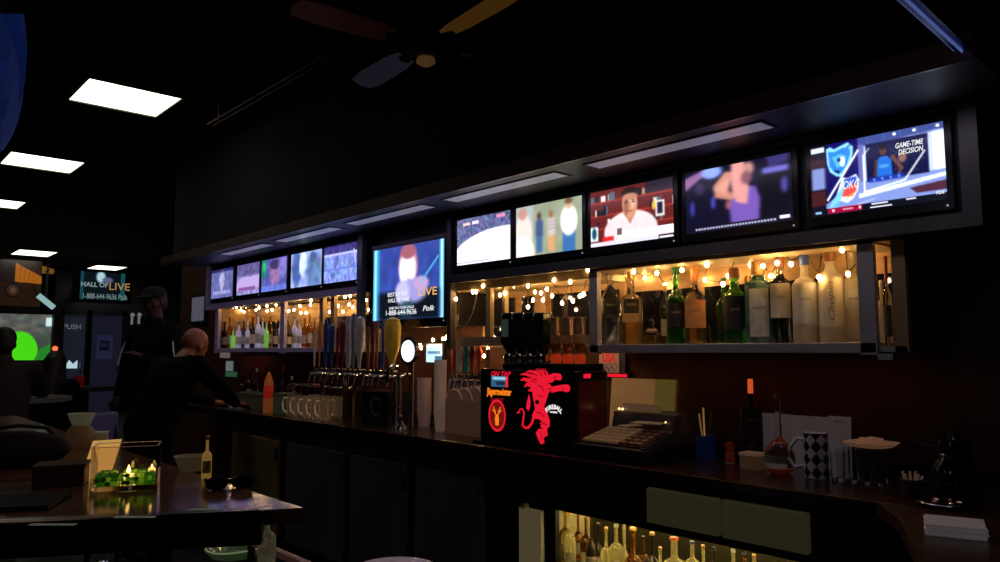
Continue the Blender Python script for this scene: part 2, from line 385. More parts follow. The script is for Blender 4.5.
# ------------------------------------------------------------------ shelf units above
t = thing('bottle_shelf', 'steel framed bottle display shelf with warm wooden back under the right televisions', 'shelf')
def frame_post(y, w=.05, x=2.78, z0=1.43, z1=1.86): return MB().bb(x, x+.03, y-w/2, y+w/2, z0, z1)
yR0, yR1 = 1.085, 2.41
obj('shelf_board', MB().bb(2.78, XW-.01, yR0, yR1+.03, 1.435, 1.475), steel, t, bevel=.003)
obj('back_board', MB().bb(XW-.03, XW-.012, yR0, yR1, 1.475, 1.85), wood_warm, t)
for a_, b_ in ((1.12, 1.66), (1.70, 1.96), (2.02, 2.36)):
    obj('mirror', MB().bb(XW-.036, XW-.03, a_, b_, 1.48, 1.745), darkmirror, t)
for y, w in ((1.112, .056), (2.40, .05)): obj('post', frame_post(y, w), steel, t)
obj('top_board', MB().bb(2.78, XW-.01, yR0, yR1, 1.83, 1.858), mat('shelf_top', (.6, .42, .22), .5), t)
obj('label_tag', MB().bb(2.772, 2.779, 1.03, 1.08, 1.412, 1.434), mat('tag_pale', (.35, .38, .30), .6), t)
# open end bay
t = thing('end_shelf', 'small glass-sided end shelf to the right of the frosted bottles', 'shelf')
obj('shelf_board', MB().bb(2.80, XW-.01, .99, 1.083, 1.44, 1.46), steel, t)
obj('side_panel', MB().bb(2.83, XW-.01, .985, .992, 1.44, 1.858), blackm, t)
obj('back_board', MB().bb(XW-.03, XW-.012, .994, 1.083, 1.46, 1.85), mat('end_mirror', (.05, .045, .05), .1, .8), t)
obj('top_board', MB().bb(2.80, XW-.012, .99, 1.083, 1.835, 1.858), wood_warm, t)
obj('post', MB().bb(2.80, 2.83, .985, 1.03, 1.44, 1.835), mat('post_wood', (.35, .22, .10), .5), t)
# middle framed section
t = thing('mirror_frame', 'wooden framed row of dark mirror panes behind the string lights in the middle', 'mirror')
yM0, yM1 = 2.43, 3.56
obj('back_board', MB().bb(XW-.03, XW-.012, yM0, yM1, 1.47, 1.85), wood_warm, t)
lb = mat('ledge_wood', (.42, .30, .17), .45, noise=.15)
obj('lower_rail', MB().bb(2.80, 2.84, yM0, yM1, 1.475, 1.525), lb, t)
obj('upper_rail', MB().bb(2.79, XW-.01, yM0, yM1, 1.80, 1.858), lb, t)
for y, w in ((3.545, .04), (3.20, .035), (3.07, .02)): obj('mullion', MB().bb(2.80, 2.83, y-w/2, y+w/2, 1.52, 1.80), lb, t)
obj('mullion', MB().bb(XW-.06, XW-.03, 2.98, 3.02, 1.49, 1.8), wood_warm, t)
for a_, b_ in ((3.26, 3.52), (3.1, 3.19), (2.47, 2.95)):
    obj('mirror', MB().bb(XW-.045, XW-.03, a_, b_, 1.50, 1.765), darkmirror, t)
# left section
t = thing('bottle_shelf', 'smaller looking far bottle display shelf with purple lit steel frame under the left televisions', 'shelf')
yL0, yL1 = 4.62, 7.10
yLm = aX(283, 330, 2.79).y
lilac = mat('lilac_steel', (.40, .33, .48), .4, .3, em=(.22, .17, .30), es=.06)  # steel with the violet light on it put into colour and glow
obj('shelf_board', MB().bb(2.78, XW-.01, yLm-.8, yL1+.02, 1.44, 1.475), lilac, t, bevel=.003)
obj('back_board', MB().bb(XW-.03, XW-.012, yL0, yL1, 1.44, 1.85), wood_warm, t)
obj('side_board', MB().bb(2.80, XW-.01, yL1-.03, yL1, 1.475, 1.85), wood_warm, t)
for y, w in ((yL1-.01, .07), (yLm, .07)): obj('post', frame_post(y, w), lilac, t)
for px in (322, 333): obj('post', frame_post(aX(px, 330, 2.79).y, .05, z0=1.44), lb, t)
for a_, b_ in ((6.2, 6.8), (5.15, 5.6), (4.75, 4.95)): obj('mirror', MB().bb(XW-.045, XW-.03, a_, b_, 1.50, 1.72), darkmirror, t)
# tv housing
t = thing('television_housing', 'long black bulkhead housing with steel trim holding the row of televisions', 'cabinet')
hb = MB(); hb.bb(XB+.03, XW-.001, YB0, 3.50, Z0, Z1-.001); hb.bb(XB+.03, XW-.001, 4.50, YB1, Z0, Z1-.001)
obj('body', hb, mat('housing_black', (.010, .010, .013), .4), t)
obj('centre_body', MB().bb(XB+.08, XW-.001, 3.50, 4.50, 1.60, Z1-.001), mat('housing_black'), t)
trim = mat('housing_trim', (.12, .11, .115), .4, .6, noise=.15, nscale=4)
for a_, b_ in ((YB0, 3.50), (4.50, YB1)):
    obj('lower_trim', MB().bb(XB-.005, XB+.03, a_, b_, Z0-.015, Z0+.035), trim if a_ < 4 else lilac, t)
    obj('upper_trim', MB().bb(XB+.01, XB+.03, a_, b_, Z1-.02, Z1-.002), trim, t)
obj('end_post', MB().bb(XB-.01, XB+.03, YB0-.02, YB0+.035, Z0-.015, Z1-.002), trim, t)
obj('end_panel', MB().bb(XB+.03, XW-.001, YB0-.02, YB0, Z0, Z1-.002), mat('end_panel', (.03, .028, .04), .5), t)
obj('end_post', MB().bb(XB-.005, XB+.03, YB1-.02, YB1+.03, Z0-.015, Z1-.002), lilac, t)
for y in (3.50, ): obj('middle_post', MB().bb(XB, XB+.04, y-.02, y+.02, Z0-.4, Z1-.002), trim, t)
obj('middle_post', MB().bb(XB-.01, XB+.03, 4.455, 4.515, 1.46, Z1-.002), mat('post_blue_steel', (.30, .33, .40), .4, .7), t)
struct('trim_4', MB().bb(2.95, XW, .10, .16, 1.0, ZC-.9), mat('end_panel'))
# ================================================================== TELEVISIONS
RV = (0, -1, 0); UV = (0, 0, 1)
tvm = vcol_mat('screen_picture', 1.35)
W_ = (1, 1, 1)
def tv1():
    c = Cv(64, 36, (.45, .45, .72)); c.rect(0, 0, 1, .12, (.2, .2, .45)); c.ell(.5, .4, .12, .3, (.75, .75, .95), .5); c.rect(.1, .75, .9, .85, (.65, .65, .9)); c.line(.5, .2, .5, .7, .05, (.85, .85, 1)); return c.noise(.25, 3, 4)
def tv2():
    c = Cv(64, 36, (.62, .58, .82)); c.rect(0, 0, 1, .35, (.38, .35, .58)).noise(.4, 4, 3); c.rect(0, .35, 1, .42, (.5, .45, .7)); c.poly([(0, .6), (.2, .45), (1, .42), (1, .8), (0, .85)], (.78, .68, .92)); c.rect(.1, .75, .85, .85, (.55, .35, .65)); return c
def tv3():
    c = Cv(64, 36, (.35, .36, .68)); c.rect(0, 0, .2, .55, (.12, .5, .45)); c.rect(.05, .1, .15, .35, (.1, .7, .4)); c.ell(.55, .45, .2, .4, (.62, .45, .68), .4); c.ell(.55, .2, .2, .15, (.2, .15, .35), .4); c.rect(.7, 0, 1, .6, (.55, .5, .85), .2); c.rect(0, .82, 1, 1, (.45, .5, .9)); return c.noise(.25, 5, 4)
def tv4():
    c = Cv(64, 36, (.62, .68, .92)); c.ell(.2, .45, .16, .5, (.3, .4, .68), .4); c.ell(.4, .35, .12, .35, (.85, .9, 1), .4); c.ell(.75, .6, .24, .55, (.38, .5, .72), .4); c.ell(.72, .2, .1, .15, (.25, .35, .5), .4); return c.noise(.3, 6, 5).blur(1)
def tv5():
    c = Cv(64, 36, (.50, .58, .92)); c.rect(0, 0, 1, .22, (.22, .2, .48)).noise(.5, 8, 3); c.rect(0, .22, 1, .28, (.75, .75, 1)); c.rect(0, .6, 1, .66, (.42, .5, .85)); c.line(.9, .2, .95, .5, .03, (.8, .8, 1)); return c
def tv6():
    c = Cv(80, 45, (.36, .38, .55)); c.noise(.6, 9, 2)
    for k in range(20): c.line(k/20, 0, k/20, .5, .006, (.6, .62, .78), .6)
    c.rect(.12, .1, .26, .16, (.95, .8, .8)); c.rect(.3, .08, .42, .15, (.9, .85, .95)); c.rect(.75, .05, .9, .12, (.85, .55, .7))
    c.ell(.85, 1.0, 1.0, .70, (.97, .98, 1), .04); c.rect(0, .93, .6, .96, (.6, .6, .85)); return c
def tv7():
    c = Cv(80, 45, (.58, .62, .52)); c.noise(.15, 3, 8); c.rect(0, 0, .28, .9, (.66, .70, .70), .05)
    c.ell(.12, .55, .14, .4, (.93, .85, .82), .3); c.ell(.11, .15, .07, .12, (.75, .55, .5), .3); c.ell(.12, .95, .18, .35, (1, .93, .9), .2)
    for x, hc, bc, pc in ((.37, (.35, .25, .25), (.25, .33, .52), (.25, .4, .6)), (.55, (.62, .42, .3), (.82, .78, .76), (.85, .62, .42))):
        c.ell(x, .25, .035, .08, hc, .3); c.rect(x-.05, .33, x+.06, .65, bc, .03); c.rect(x-.045, .65, x+.05, .95, pc, .03)
    for k in range(4): c.rect(.5, .38+.07*k, .61, .40+.07*k, (.55, .5, .55))
    c.rect(.72, .62, .9, 1, (.22, .42, .66), .02); c.ell(.81, .42, .12, .28, (1, 1, .97), .15); c.ell(.81, .12, .055, .1, (.82, .66, .55), .3); c.ell(.81, .06, .06, .06, (.4, .32, .25), .3); c.blur(2)
    return c
def tv8():
    c = Cv(120, 68, (.38, .12, .12)); rg = random.Random(4)
    for y in (.02, .25, .48): c.rect(0, y+.19, 1, y+.22, (.62, .18, .14))
    for k in range(34):
        x, y = rg.random(), rg.choice((.03, .27, .5)); w = rg.uniform(.02, .06); h = rg.uniform(.08, .17)
        c.rect(x, y+.18-h, x+w, y+.18, rg.choice(((.92, .9, .88), (.15, .12, .18), (.35, .38, .45), (.7, .55, .45), (.08, .08, .1), (.85, .8, .82))))
    c.rect(.68, 0, 1, .2, (.16, .12, .18)); c.rect(.8, .35, .9, .62, (.9, .88, .85)); c.rect(.82, .38, .88, .58, (.12, .12, .2)); c.ell(.78, .42, .02, .08, (.9, .7, .2), .3)
    c.ell(.5, .78, .32, .34, (.93, .85, .86), .08); c.poly([(.2, 1), (.3, .6), (.44, .5), (.6, .5), (.76, .6), (.82, 1)], (.95, .86, .87))
    for k in range(16): c.line(.24+.035*k, .58, .22+.037*k, .95, .006, (.78, .62, .68), .5)
    c.poly([(.44, .5), (.5, .68), (.57, .5)], (.72, .5, .42)); c.ell(.5, .33, .092, .25, (.80, .56, .45), .12); c.ell(.455, .36, .03, .16, (.62, .38, .30), .6); c.ell(.53, .3, .03, .1, (.90, .70, .60), .6); c.ell(.5, .125, .098, .09, (.14, .09, .08), .2); c.ell(.5, .2, .09, .06, (.72, .5, .4), .3)
    c.ell(.46, .3, .016, .014, (.12, .06, .05), .4); c.ell(.54, .3, .016, .014, (.12, .06, .05), .4); c.line(.445, .265, .475, .262, .008, (.2, .1, .08)); c.line(.525, .262, .555, .265, .008, (.2, .1, .08)); c.line(.505, .3, .51, .38, .008, (.6, .36, .28)); c.line(.47, .45, .53, .45, .01, (.5, .2, .18))
    c.rect(0, .64, .1, .9, (.85, .9, .9)); c.ell(.05, .76, .03, .1, (.1, .3, .4), .3); c.rect(.16, .84, .3, .92, (.85, .15, .15))
    c.blur(1); c.rect(.36, .78, 1, .92, (.97, .94, .95)); c.rect(0, .92, 1, 1, (.86, .84, .90)); c.rect(.34, .72, .4, .84, (.42, .32, .34)); c.rect(.83, .93, 1, 1, (.1, .08, .1)); c.rect(.84, .95, .99, .98, (.92, .92, .95)); return c
def tv9():
    c = Cv(120, 68, (.05, .045, .14)); rg = random.Random(3)
    c.poly([(0, .1), (.2, 0), (.3, 0), (.1, .2), (0, .3)], (.55, .38, .58)); c.ell(.27, .07, .1, .1, (.55, .65, .98), .4)
    c.poly([(.72, .1), (1, .0), (1, .7), (.9, .9), (.7, .9)], (.03, .03, .09)); c.rect(.74, .16, .97, .25, (.42, .4, .78), .02); c.poly([(.78, 0), (.98, 0), (.97, .12), (.8, .16)], (.2, .18, .42))
    c.poly([(.45, .98), (.43, .6), (.5, .35), (.68, .4), (.72, .6), (.7, .98)], (.45, .33, .68)); c.poly([(.28, .3), (.4, .1), (.47, .12), (.43, .4), (.5, .5), (.46, .56), (.3, .48)], (.78, .52, .45))
    c.poly([(.46, -.02), (.58, -.02), (.62, .4), (.6, .65), (.5, .6), (.46, .4)], (.88, .60, .58)); c.ell(.62, .12, .05, .1, (.75, .55, .5), .5); c.ell(.6, .25, .05, .1, (.5, .3, .35), .5)
    for x, y, w, h, q in ((.07, .6, .02, .12, (.25, .25, .7)), (.28, .55, .02, .1, (.3, .3, .75)), (.42, .62, .02, .07, (.65, .35, .3)), (.93, .45, .03, .12, (.3, .28, .6)), (.15, .3, .05, .1, (.2, .14, .3))): c.ell(x, y, w, h, q, .5)
    c.poly([(.3, .35), (.42, .2), (.46, .26), (.4, .46)], (.9, .66, .6), .6, .05); c.blur(4, True).blur(3); c.rect(0, .9, 1, 1, (.06, .05, .12)); rr = .10
    while rr < .84: c.rect(rr, .925, rr+.02, .95, (.7, .7, .85)); rr += .028
    c.rect(.88, .9, .97, .94, (.9, .9, 1)); return c
def tv10():
    c = Cv(176, 99, (.78, .84, 1)); c.rect(.92, .0, 1, .7, (.93, .97, 1)); c.rect(0, 0, 1, .07, (.20, .26, .50)); c.poly([(.35, -.1), (1, -.1), (1, .09), (.35, .13)], (.24, .30, .56)); c.line(.35, .14, 1, .1, .008, (.5, .58, .85))
    for k in range(5): c.line(.46+.12*k, .0, .46+.12*k, .12, .003, (.5, .58, .85), .6)
    c.rect(0, 0, .13, 1, (.07, .05, .12)); c.rect(.01, .03, .12, .10, (.85, .93, 1)); c.rect(.01, .32, .12, .62, (.50, .56, .80), .03); c.rect(.0, .65, .12, .85, (.26, .10, .12)); c.rect(0, .2, .12, .3, (.2, .08, .12))
    c.rect(.13, 0, .385, .88, (.06, .04, .36)); c.rect(.385, .10, .43, .85, (.40, .42, .70)); c.rect(.13, .84, .16, .93, (.6, .7, .95))
    c.poly([(.12, .84), (.36, .60), (1, .60), (1, .92), (.12, .98)], (.50, .58, .85)); c.poly([(.38, .76), (1, .64), (1, .69), (.38, .82)], (.92, .96, 1)); c.poly([(.75, .78), (1, .74), (1, .86), (.8, .86)], (.30, .14, .22)); c.line(.16, .97, .5, .85, .006, (.8, .85, 1))
    c.poly([(.135, .07), (.17, .05), (.20, .09), (.27, .05), (.31, .03), (.35, .10), (.345, .20), (.33, .30), (.29, .40), (.25, .49), (.21, .47), (.16, .40), (.14, .28)], (.55, .86, 1)); c.poly([(.15, .11), (.2, .13), (.27, .09), (.325, .12), (.325, .2), (.30, .32), (.25, .44), (.2, .42), (.16, .32)], (.16, .50, .92))
    c.poly([(.18, .2), (.25, .17), (.30, .22), (.27, .33), (.22, .36)], (.30, .72, .96)); c.ell(.262, .28, .022, .07, (.95, .98, 1), .3); c.ell(.235, .25, .014, .03, (.05, .12, .4), .3); c.line(.30, .1, .34, .06, .01, (.08, .1, .4)); c.poly([(.19, .38), (.24, .40), (.23, .45)], (.04, .08, .3))
    c.poly([(.255, .50), (.30, .52), (.365, .48), (.385, .56), (.375, .70), (.34, .80), (.29, .86), (.24, .82), (.19, .80)], (.90, .94, 1)); c.poly([(.27, .53), (.365, .51), (.37, .60), (.26, .66)], (.20, .35, .80)); c.poly([(.26, .66), (.37, .60), (.362, .70), (.33, .78), (.24, .76)], (.92, .30, .28)); c.line(.28, .80, .36, .72, .01, (.98, .75, .3)); c.poly([(.13, .94), (.17, .80), (.28, .58), (.24, .80)], (.48, .82, 1))
    c.line(.135, .78, .385, .17, .018, (.96, .98, 1)); c.line(.14, .97, .22, .86, .02, (.35, .75, 1))
    c.rect(.445, .115, .89, .62, (.04, .06, .24)); rg = random.Random(8)
    for k in range(26): x, y = rg.uniform(.66, .88), rg.uniform(.2, .58); c.line(x, y, x+rg.uniform(-.05, .05), y+rg.uniform(-.08, .08), .004, rg.choice(((.4, .45, .7), (.2, .25, .5), (.55, .55, .75))), .7)
    c.line(.47, .17, .425, .25, .008, W_); c.line(.425, .25, .425, .745, .012, W_); c.line(.425, .745, .72, .665, .012, W_); c.line(.72, .665, .865, .33, .012, W_)
    c.ell(.572, .235, .026, .06, (.34, .20, .18), .3); c.ell(.572, .19, .026, .03, (.04, .03, .06), .3); c.poly([(.525, .36), (.55, .31), (.60, .31), (.63, .37), (.635, .62), (.52, .64)], (.12, .42, .82)); c.rect(.54, .42, .61, .46, (.4, .7, .95), .02, .7); c.line(.64, .34, .70, .50, .032, (.40, .25, .24)); c.line(.70, .5, .67, .6, .02, (.4, .25, .24)); c.line(.52, .36, .51, .55, .022, (.3, .18, .17)); c.ell(.71, .36, .03, .07, (.55, .38, .36), .5); c.rect(.46, .57, .72, .63, (.10, .20, .62), .03)
    for k in range(4): c.ell(.50+.06*k, .60, .008, .016, (.5, .65, 1), .5)
    c.blur(1)
    c.rect(0, .90, 1, 1, (.03, .04, .10)); c.rect(.13, .9, .4, .975, (.60, .05, .22)); c.rect(.165, .92, .185, .955, (.95, .75, .8)); c.rect(.25, .925, .33, .945, (.9, .6, .68)); c.rect(.375, .915, .39, .955, (.95, .8, .85)); c.rect(.47, .91, .59, .93, (.8, .82, .9)); c.rect(.72, .91, .79, .93, (.8, .8, .9)); c.rect(.46, .955, .62, .968, (.98, .98, 1)); c.rect(.03, .93, .08, .96, (.5, .7, .9))
    for x in (.66, .8, .96): c.ell(x, .045, .012, .02, W_, .4)
    return c
def tvc():
    c = Cv(96, 54, (.20, .27, .60)); c.noise(.2, 2, 6); c.rect(0, 0, .10, 1, (.18, .55, .75)); c.rect(.02, 0, .06, 1, (.62, .9, .98), .03); c.rect(.94, 0, 1, 1, (.25, .6, .78)); c.rect(.955, 0, .985, 1, (.7, .92, 1), .02); c.rect(.10, .62, .94, 1, (.04, .07, .11), .08)
    c.ell(.52, .29, .13, .27, (.86, .50, .58), .35); c.ell(.51, .33, .115, .24, (1, 1, 1), .35); c.ell(.52, .10, .11, .10, (.62, .36, .42), .4); c.ell(.58, .62, .2, .16, (.60, .58, .82), .4); c.ell(.44, .64, .1, .16, (.75, .72, .92), .4); c.ell(.7, .53, .1, .09, (.72, .6, .78), .4); c.line(.92, .22, .70, .52, .018, (.3, .68, .9)); c.ell(.53, .47, .02, .015, (.75, .55, .7), .4); c.rect(.42, .75, .58, .95, (.15, .3, .36), .1); return c
cap_w = glow('caption_white', (.95, .96, 1), 1.0); cap_o = glow('caption_orange', (.95, .50, .12), 1.0); cap_k = glow('caption_dark', (.03, .06, .2), .5)
def television(lab, y, zc, w, h, cv, x=XB, bez=.022, group='televisions in the housing above the bar', caps=(), dim=1.0):
    t = thing('television', lab, 'television', (x, y, zc), 0, group)
    b = MB().bb(.004, .03, -w/2-bez, w/2+bez, -h/2-bez*1.6, h/2+bez)
    obj('bezel', b, mat('bezel_black', (.008, .008, .010), .25), t, bevel=.003)
    cv.a = cv.a*dim
    picture('screen', cv, (.0015, 0, 0), RV, UV, w, h, tvm, t)
    obj('power_light', MB().bb(.0, .0045, -w/2-.002, -w/2+.003, -h/2-.022, -h/2-.017), glow('led', (.6, .65, .8), .6), t)
    for (s, cu, cvv, sz, m_, ww, sh) in caps:
        text(s, sz, m_, t, (.0005, (.5-cu)*w, (.5-cvv)*h), RV, UV, 'caption', bold=.0004, shear=sh, w=ww)
    return t
tvs = [(6.925, tv1, 'farthest small television with a pale figure on a violet screen', .50, .85), (6.35, tv2, 'second television from the left end with a lilac crowd scene', .46, .9), (5.84, tv3, 'third television from the left end with a dim face and green patch', .46, .9),
       (5.285, tv4, 'fourth television from the left end with two pale blue figures', .49, .95), (4.77, tv5, 'television left of the large central one showing a blue ice rink', .46, .95),
       (3.192, tv6, 'television showing a bright white ice rink, next right of the central one', .458, 1), (2.678, tv7, 'television showing four people standing in a group', .472, 1),
       (2.146, tv8, 'television showing a man in a striped shirt before red shelves', .478, 1), (1.60, tv9, 'television showing a purple blur of raised arms', .482, 1), (1.055, tv10, 'nearest television showing basketball team emblems and a studio panel', .458, 1)]
for y, f, lab, w, dm in tvs:
    caps = ()
    if f is tv10: caps = [('GAME-TIME', .76, .21, .026, cap_w, .09, .2), ('DECISION', .77, .30, .026, cap_w, .08, .2), ('OKC', .315, .62, .042, cap_w, .062, .35), ('FOX', .955, .90, .016, cap_w, .028, .3)]
    if f is tv9: caps = [('SPORTS', .925, .92, .012, cap_w, .04, .2)]
    television(lab, y, 2.079, w, .268, f(), caps=caps, dim=dm)
c1 = aX(378, 249, 2.75); yc = 3.935
television('large central television with a glowing singer and LIVE caption, hung lower than the rest', yc, 1.885, .775, .475, tvc(), x=2.75, bez=.035,
    caps=[('LIVE', .79, .66, .07, cap_o, .19, 0), ('BEST OF THE', .37, .655, .036, cap_w, .22, 0), ('HALL OF FAME', .39, .735, .036, cap_w, .24, 0), ('AND DO YOUR CALLS', .43, .84, .022, cap_w, .28, 0), ('1-888-644-9636', .42, .905, .045, cap_w, .34, 0), ('Polk', .80, .875, .045, cap_w, .12, .3)])
# television over the far doors
a = aY(81, 271, 17.2); b = aY(124, 301, 17.2)
cv = Cv(80, 45, (.03, .06, .08)); cv.rect(0, 0, .08, 1, (.06, .22, .26)); cv.rect(.9, 0, 1, 1, (.05, .25, .26)); cv.ell(.45, .18, .1, .2, (.6, .72, .75), .5); cv.ell(.6, .28, .12, .1, (.3, .32, .42), .6)
tvf = thing('television', 'dark distant television with LIVE caption mounted above the far doors', 'television', (a+b)/2)
fw_, fh_ = b.x-a.x, a.z-b.z
picture('screen', cv, (0, -.002, 0), (1, 0, 0), UV, fw_, fh_, tvm, tvf)
obj('bezel', MB().bb(-fw_/2-.14, fw_/2+.14, 0, .08, -fh_/2-.06, fh_/2+.06), mat('bezel_black'), tvf)
obj('bracket', MB().bb(-.04, .04, .08, YF-17.2-.001, -.04, .04), blackm, tvf)
text('HALL OF', .13, glow('cap_green', (.45, .65, .62), .4), tvf, (-.16, -.008, .02), (1, 0, 0), UV, 'caption', bold=.004)
text('LIVE', .22, glow('cap_orange_dim', (.7, .36, .12), .6), tvf, (.32, -.008, .0), (1, 0, 0), UV, 'caption', w=.4)
text('1-888-644-9636 Polk', .16, glow('cap_green'  , 0, 0), tvf, (.05, -.008, -.22), (1, 0, 0), UV, 'caption', w=.85)
# projection screen
a = aY(-14, 313, YF-.1); b = aY(52, 360, YF-.1)
cv = Cv(80, 60, (.36, .38, .36)); cv.noise(.35, 5, 5); cv.rect(0, .45, 1, 1, (.26, .30, .26), .2); cv.ell(.50, .80, .27, .42, (.30, .88, .10), .08); cv.poly([(.72, 1), (.8, .75), (1, .62), (1, 1)], (.16, .52, .16)); cv.rect(.87, .07, .985, .26, (.85, .97, .97), .02)
ps = thing('projection_screen', 'large wall screen showing a bright green shape behind the seated man', 'screen', (a+b)/2)
picture('screen', cv, (0, -.004, 0), (1, 0, 0), UV, b.x-a.x, a.z-b.z, vcol_mat('projector_picture', .9), ps)
obj('frame', MB().bb(-(b.x-a.x)/2-.06, (b.x-a.x)/2+.06, 0, .05, -(a.z-b.z)/2-.06, (a.z-b.z)/2+.06), blackm, ps)
# banner above it
a = aY(-14, 257, 17.2); b = aY(40, 307, 17.2)
cv = Cv(90, 80, (.16, .09, .04)); cv.noise(.3, 6, 6); cv.poly([(.52, .08), (1, .35), (1, .5), (.52, .48)], (.75, .42, .06)); cv.rect(0, 0, .5, .5, (.10, .05, .06)); cv.ell(.5, .66, .14, .16, (.05, .03, .02), .1); cv.ell(.5, .66, .11, .12, (.25, .16, .12), .1); cv.ell(.5, .66, .05, .06, (.40, .28, .2), .2)
for k in range(5): cv.line(.62+.08*k, .14+.04*k, .60+.08*k, .45, .008, (.45, .22, .04))
cv.line(.85, .55, .93, .75, .03, (.05, .03, .02)); cv.line(.93, .6, .75, .95, .012, (.06, .03, .02))
bn = thing('banner', 'brown and orange beer banner with round emblem above the projection screen', 'banner', (a+b)/2)
picture('cloth', cv, (0, 0, 0), (1, 0, 0), UV, b.x-a.x, a.z-b.z, vcol_mat('banner_cloth', .65), bn)
for s_ in (-1, 1): obj('rod', MB().cone((-(b.x-a.x)/2, 0.01, s_*(a.z-b.z)/2), ((b.x-a.x)/2, .01, s_*(a.z-b.z)/2), .02), blackm, bn)
a = aY(39, 264, 17.2); b = aY(54, 274, 17.2)
s_ = thing('pennant', 'small striped orange pennant right of the banner', 'pennant', (a+b)/2)
w2, h2 = (b.x-a.x)/2, (a.z-b.z)/2
obj('cloth', MB().prism([(-w2, 0, h2*.9), (w2, 0, -.0), (w2, 0, -h2), (-w2, 0, -h2)], (0, .01, 0)), mat('pennant_cloth', (.25, .1, .02), .7, em=(.30, .13, .02), es=.3), s_)
for k in range(4): obj('stripe', MB().prism([(-w2+.1+k*.15, -.004, -h2*.8), (-w2+.14+k*.15, -.004, -h2*.8), (-w2+.2+k*.15, -.004, .0), (-w2+.16+k*.15, -.004, .0)], (0, .003, 0)), blackm, s_)
a = aY(38, 297, 17.2); b = aY(54, 306, 17.2)
s_ = thing('wall_lamp', 'slanted pale teal tube light beside the banner', 'lamp', (a+b)/2)
obj('tube', MB().cone((a.x-(a.x+b.x)/2, 0, .12), (b.x-(a.x+b.x)/2, 0, -.12), .055), glow('teal_tube', (.35, .62, .60), .7), s_, True)
obj('bracket', MB().bb(-.02, .02, .0, .04, -.02, ZC-((a+b)/2).z), blackm, s_)
# framed notice on the bar wall, far end
a = aX(192.5, 298, XW-.03); b = aX(203.5, 320.5, XW-.03)
s_ = thing('framed_notice', 'small framed grey notice on the wall beyond the end of the shelves', 'picture frame', (a+b)/2)
hw, hh = (a.y-b.y)/2, (a.z-b.z)/2
obj('frame', MB().bb(0, .028, -hw-.03, hw+.03, -hh-.03, hh+.03), blackm, s_)
obj('paper', MB().bb(-.004, 0, -hw, hw, -hh, hh), mat('notice_paper', (.25, .25, .32), .6, em=(.25, .26, .36), es=.22, noise=.2, nscale=10), s_)
# ================================================================== BOTTLES
g_clear = mat('glass_clear', (.92, .95, .95), .04, tr=1)
g_green = mat('glass_green', (.16, .75, .10), .06, tr=.95)
g_teal = mat('glass_teal', (.35, .78, .75), .08, tr=.9)
g_amber = mat('glass_amber', (.75, .30, .06), .06, tr=.92)
g_dark = mat('glass_dark', (.03, .02, .015), .12)
g_dgreen = mat('glass_dark_green', (.004, .014, .004), .15)
g_blue = mat('glass_blue', (.10, .18, .75), .08, tr=.8)
def frosted(name, c):
    m = mat(name, c, .5, noise=.05, nscale=8); b = m.node_tree.nodes['Principled BSDF']
    b.inputs['Subsurface Weight'].default_value = 0
    nt = m.node_tree; tl = nt.nodes.new('ShaderNodeBsdfTranslucent'); tl.inputs[0].default_value = (*c, 1); mx = nt.nodes.new('ShaderNodeMixShader'); mx.inputs[0].default_value = .55
    nt.links.new(b.outputs[0], mx.inputs[1]); nt.links.new(tl.outputs[0], mx.inputs[2]); nt.links.new(mx.outputs[0], nt.nodes['Material Output'].inputs[0]); return m
g_lit = mat('glass_lit_lilac', (.62, .62, .78), .15, tr=.4, em=(.34, .32, .5), es=.22)  # clear glass whose lit look is put in as tint and glow
g_frost = frosted('glass_frosted', (.80, .70, .52))
liq_amber = mat('liquor_amber', (.55, .20, .03), .1, tr=.75)
liq_gold = mat('liquor_gold', (.85, .55, .15), .1, tr=.85)
lab_cream = mat('label_cream', (.62, .55, .42), .6, noise=.1, nscale=20)
lab_dark = mat('label_dark', (.04, .035, .03), .5)
lab_orange = mat('label_orange', (.62, .26, .10), .6, noise=.15, nscale=20)
lab_silver = mat('label_silver', (.40, .42, .42), .5, noise=.2, nscale=30)
cap_gold = mat('cap_gold', (.65, .38, .12), .35, .7); cap_red = mat('cap_red', (.35, .03, .02), .4); cap_blue = mat('cap_blue', (.05, .09, .35), .4)
cap_brown = mat('cap_brown', (.22, .08, .03), .5); cap_black = mat('cap_black', (.015, .015, .015), .4); cap_white = mat('cap_white', (.7, .7, .65), .5)
cap_green = mat('cap_green_foil', (.03, .16, .04), .4)
ink = mat('label_ink', (.03, .03, .05), .6); ink_gold = mat('label_gold_ink', (.6, .45, .15), .4, .4); ink_pale = mat('label_pale_ink', (.65, .62, .55), .5)
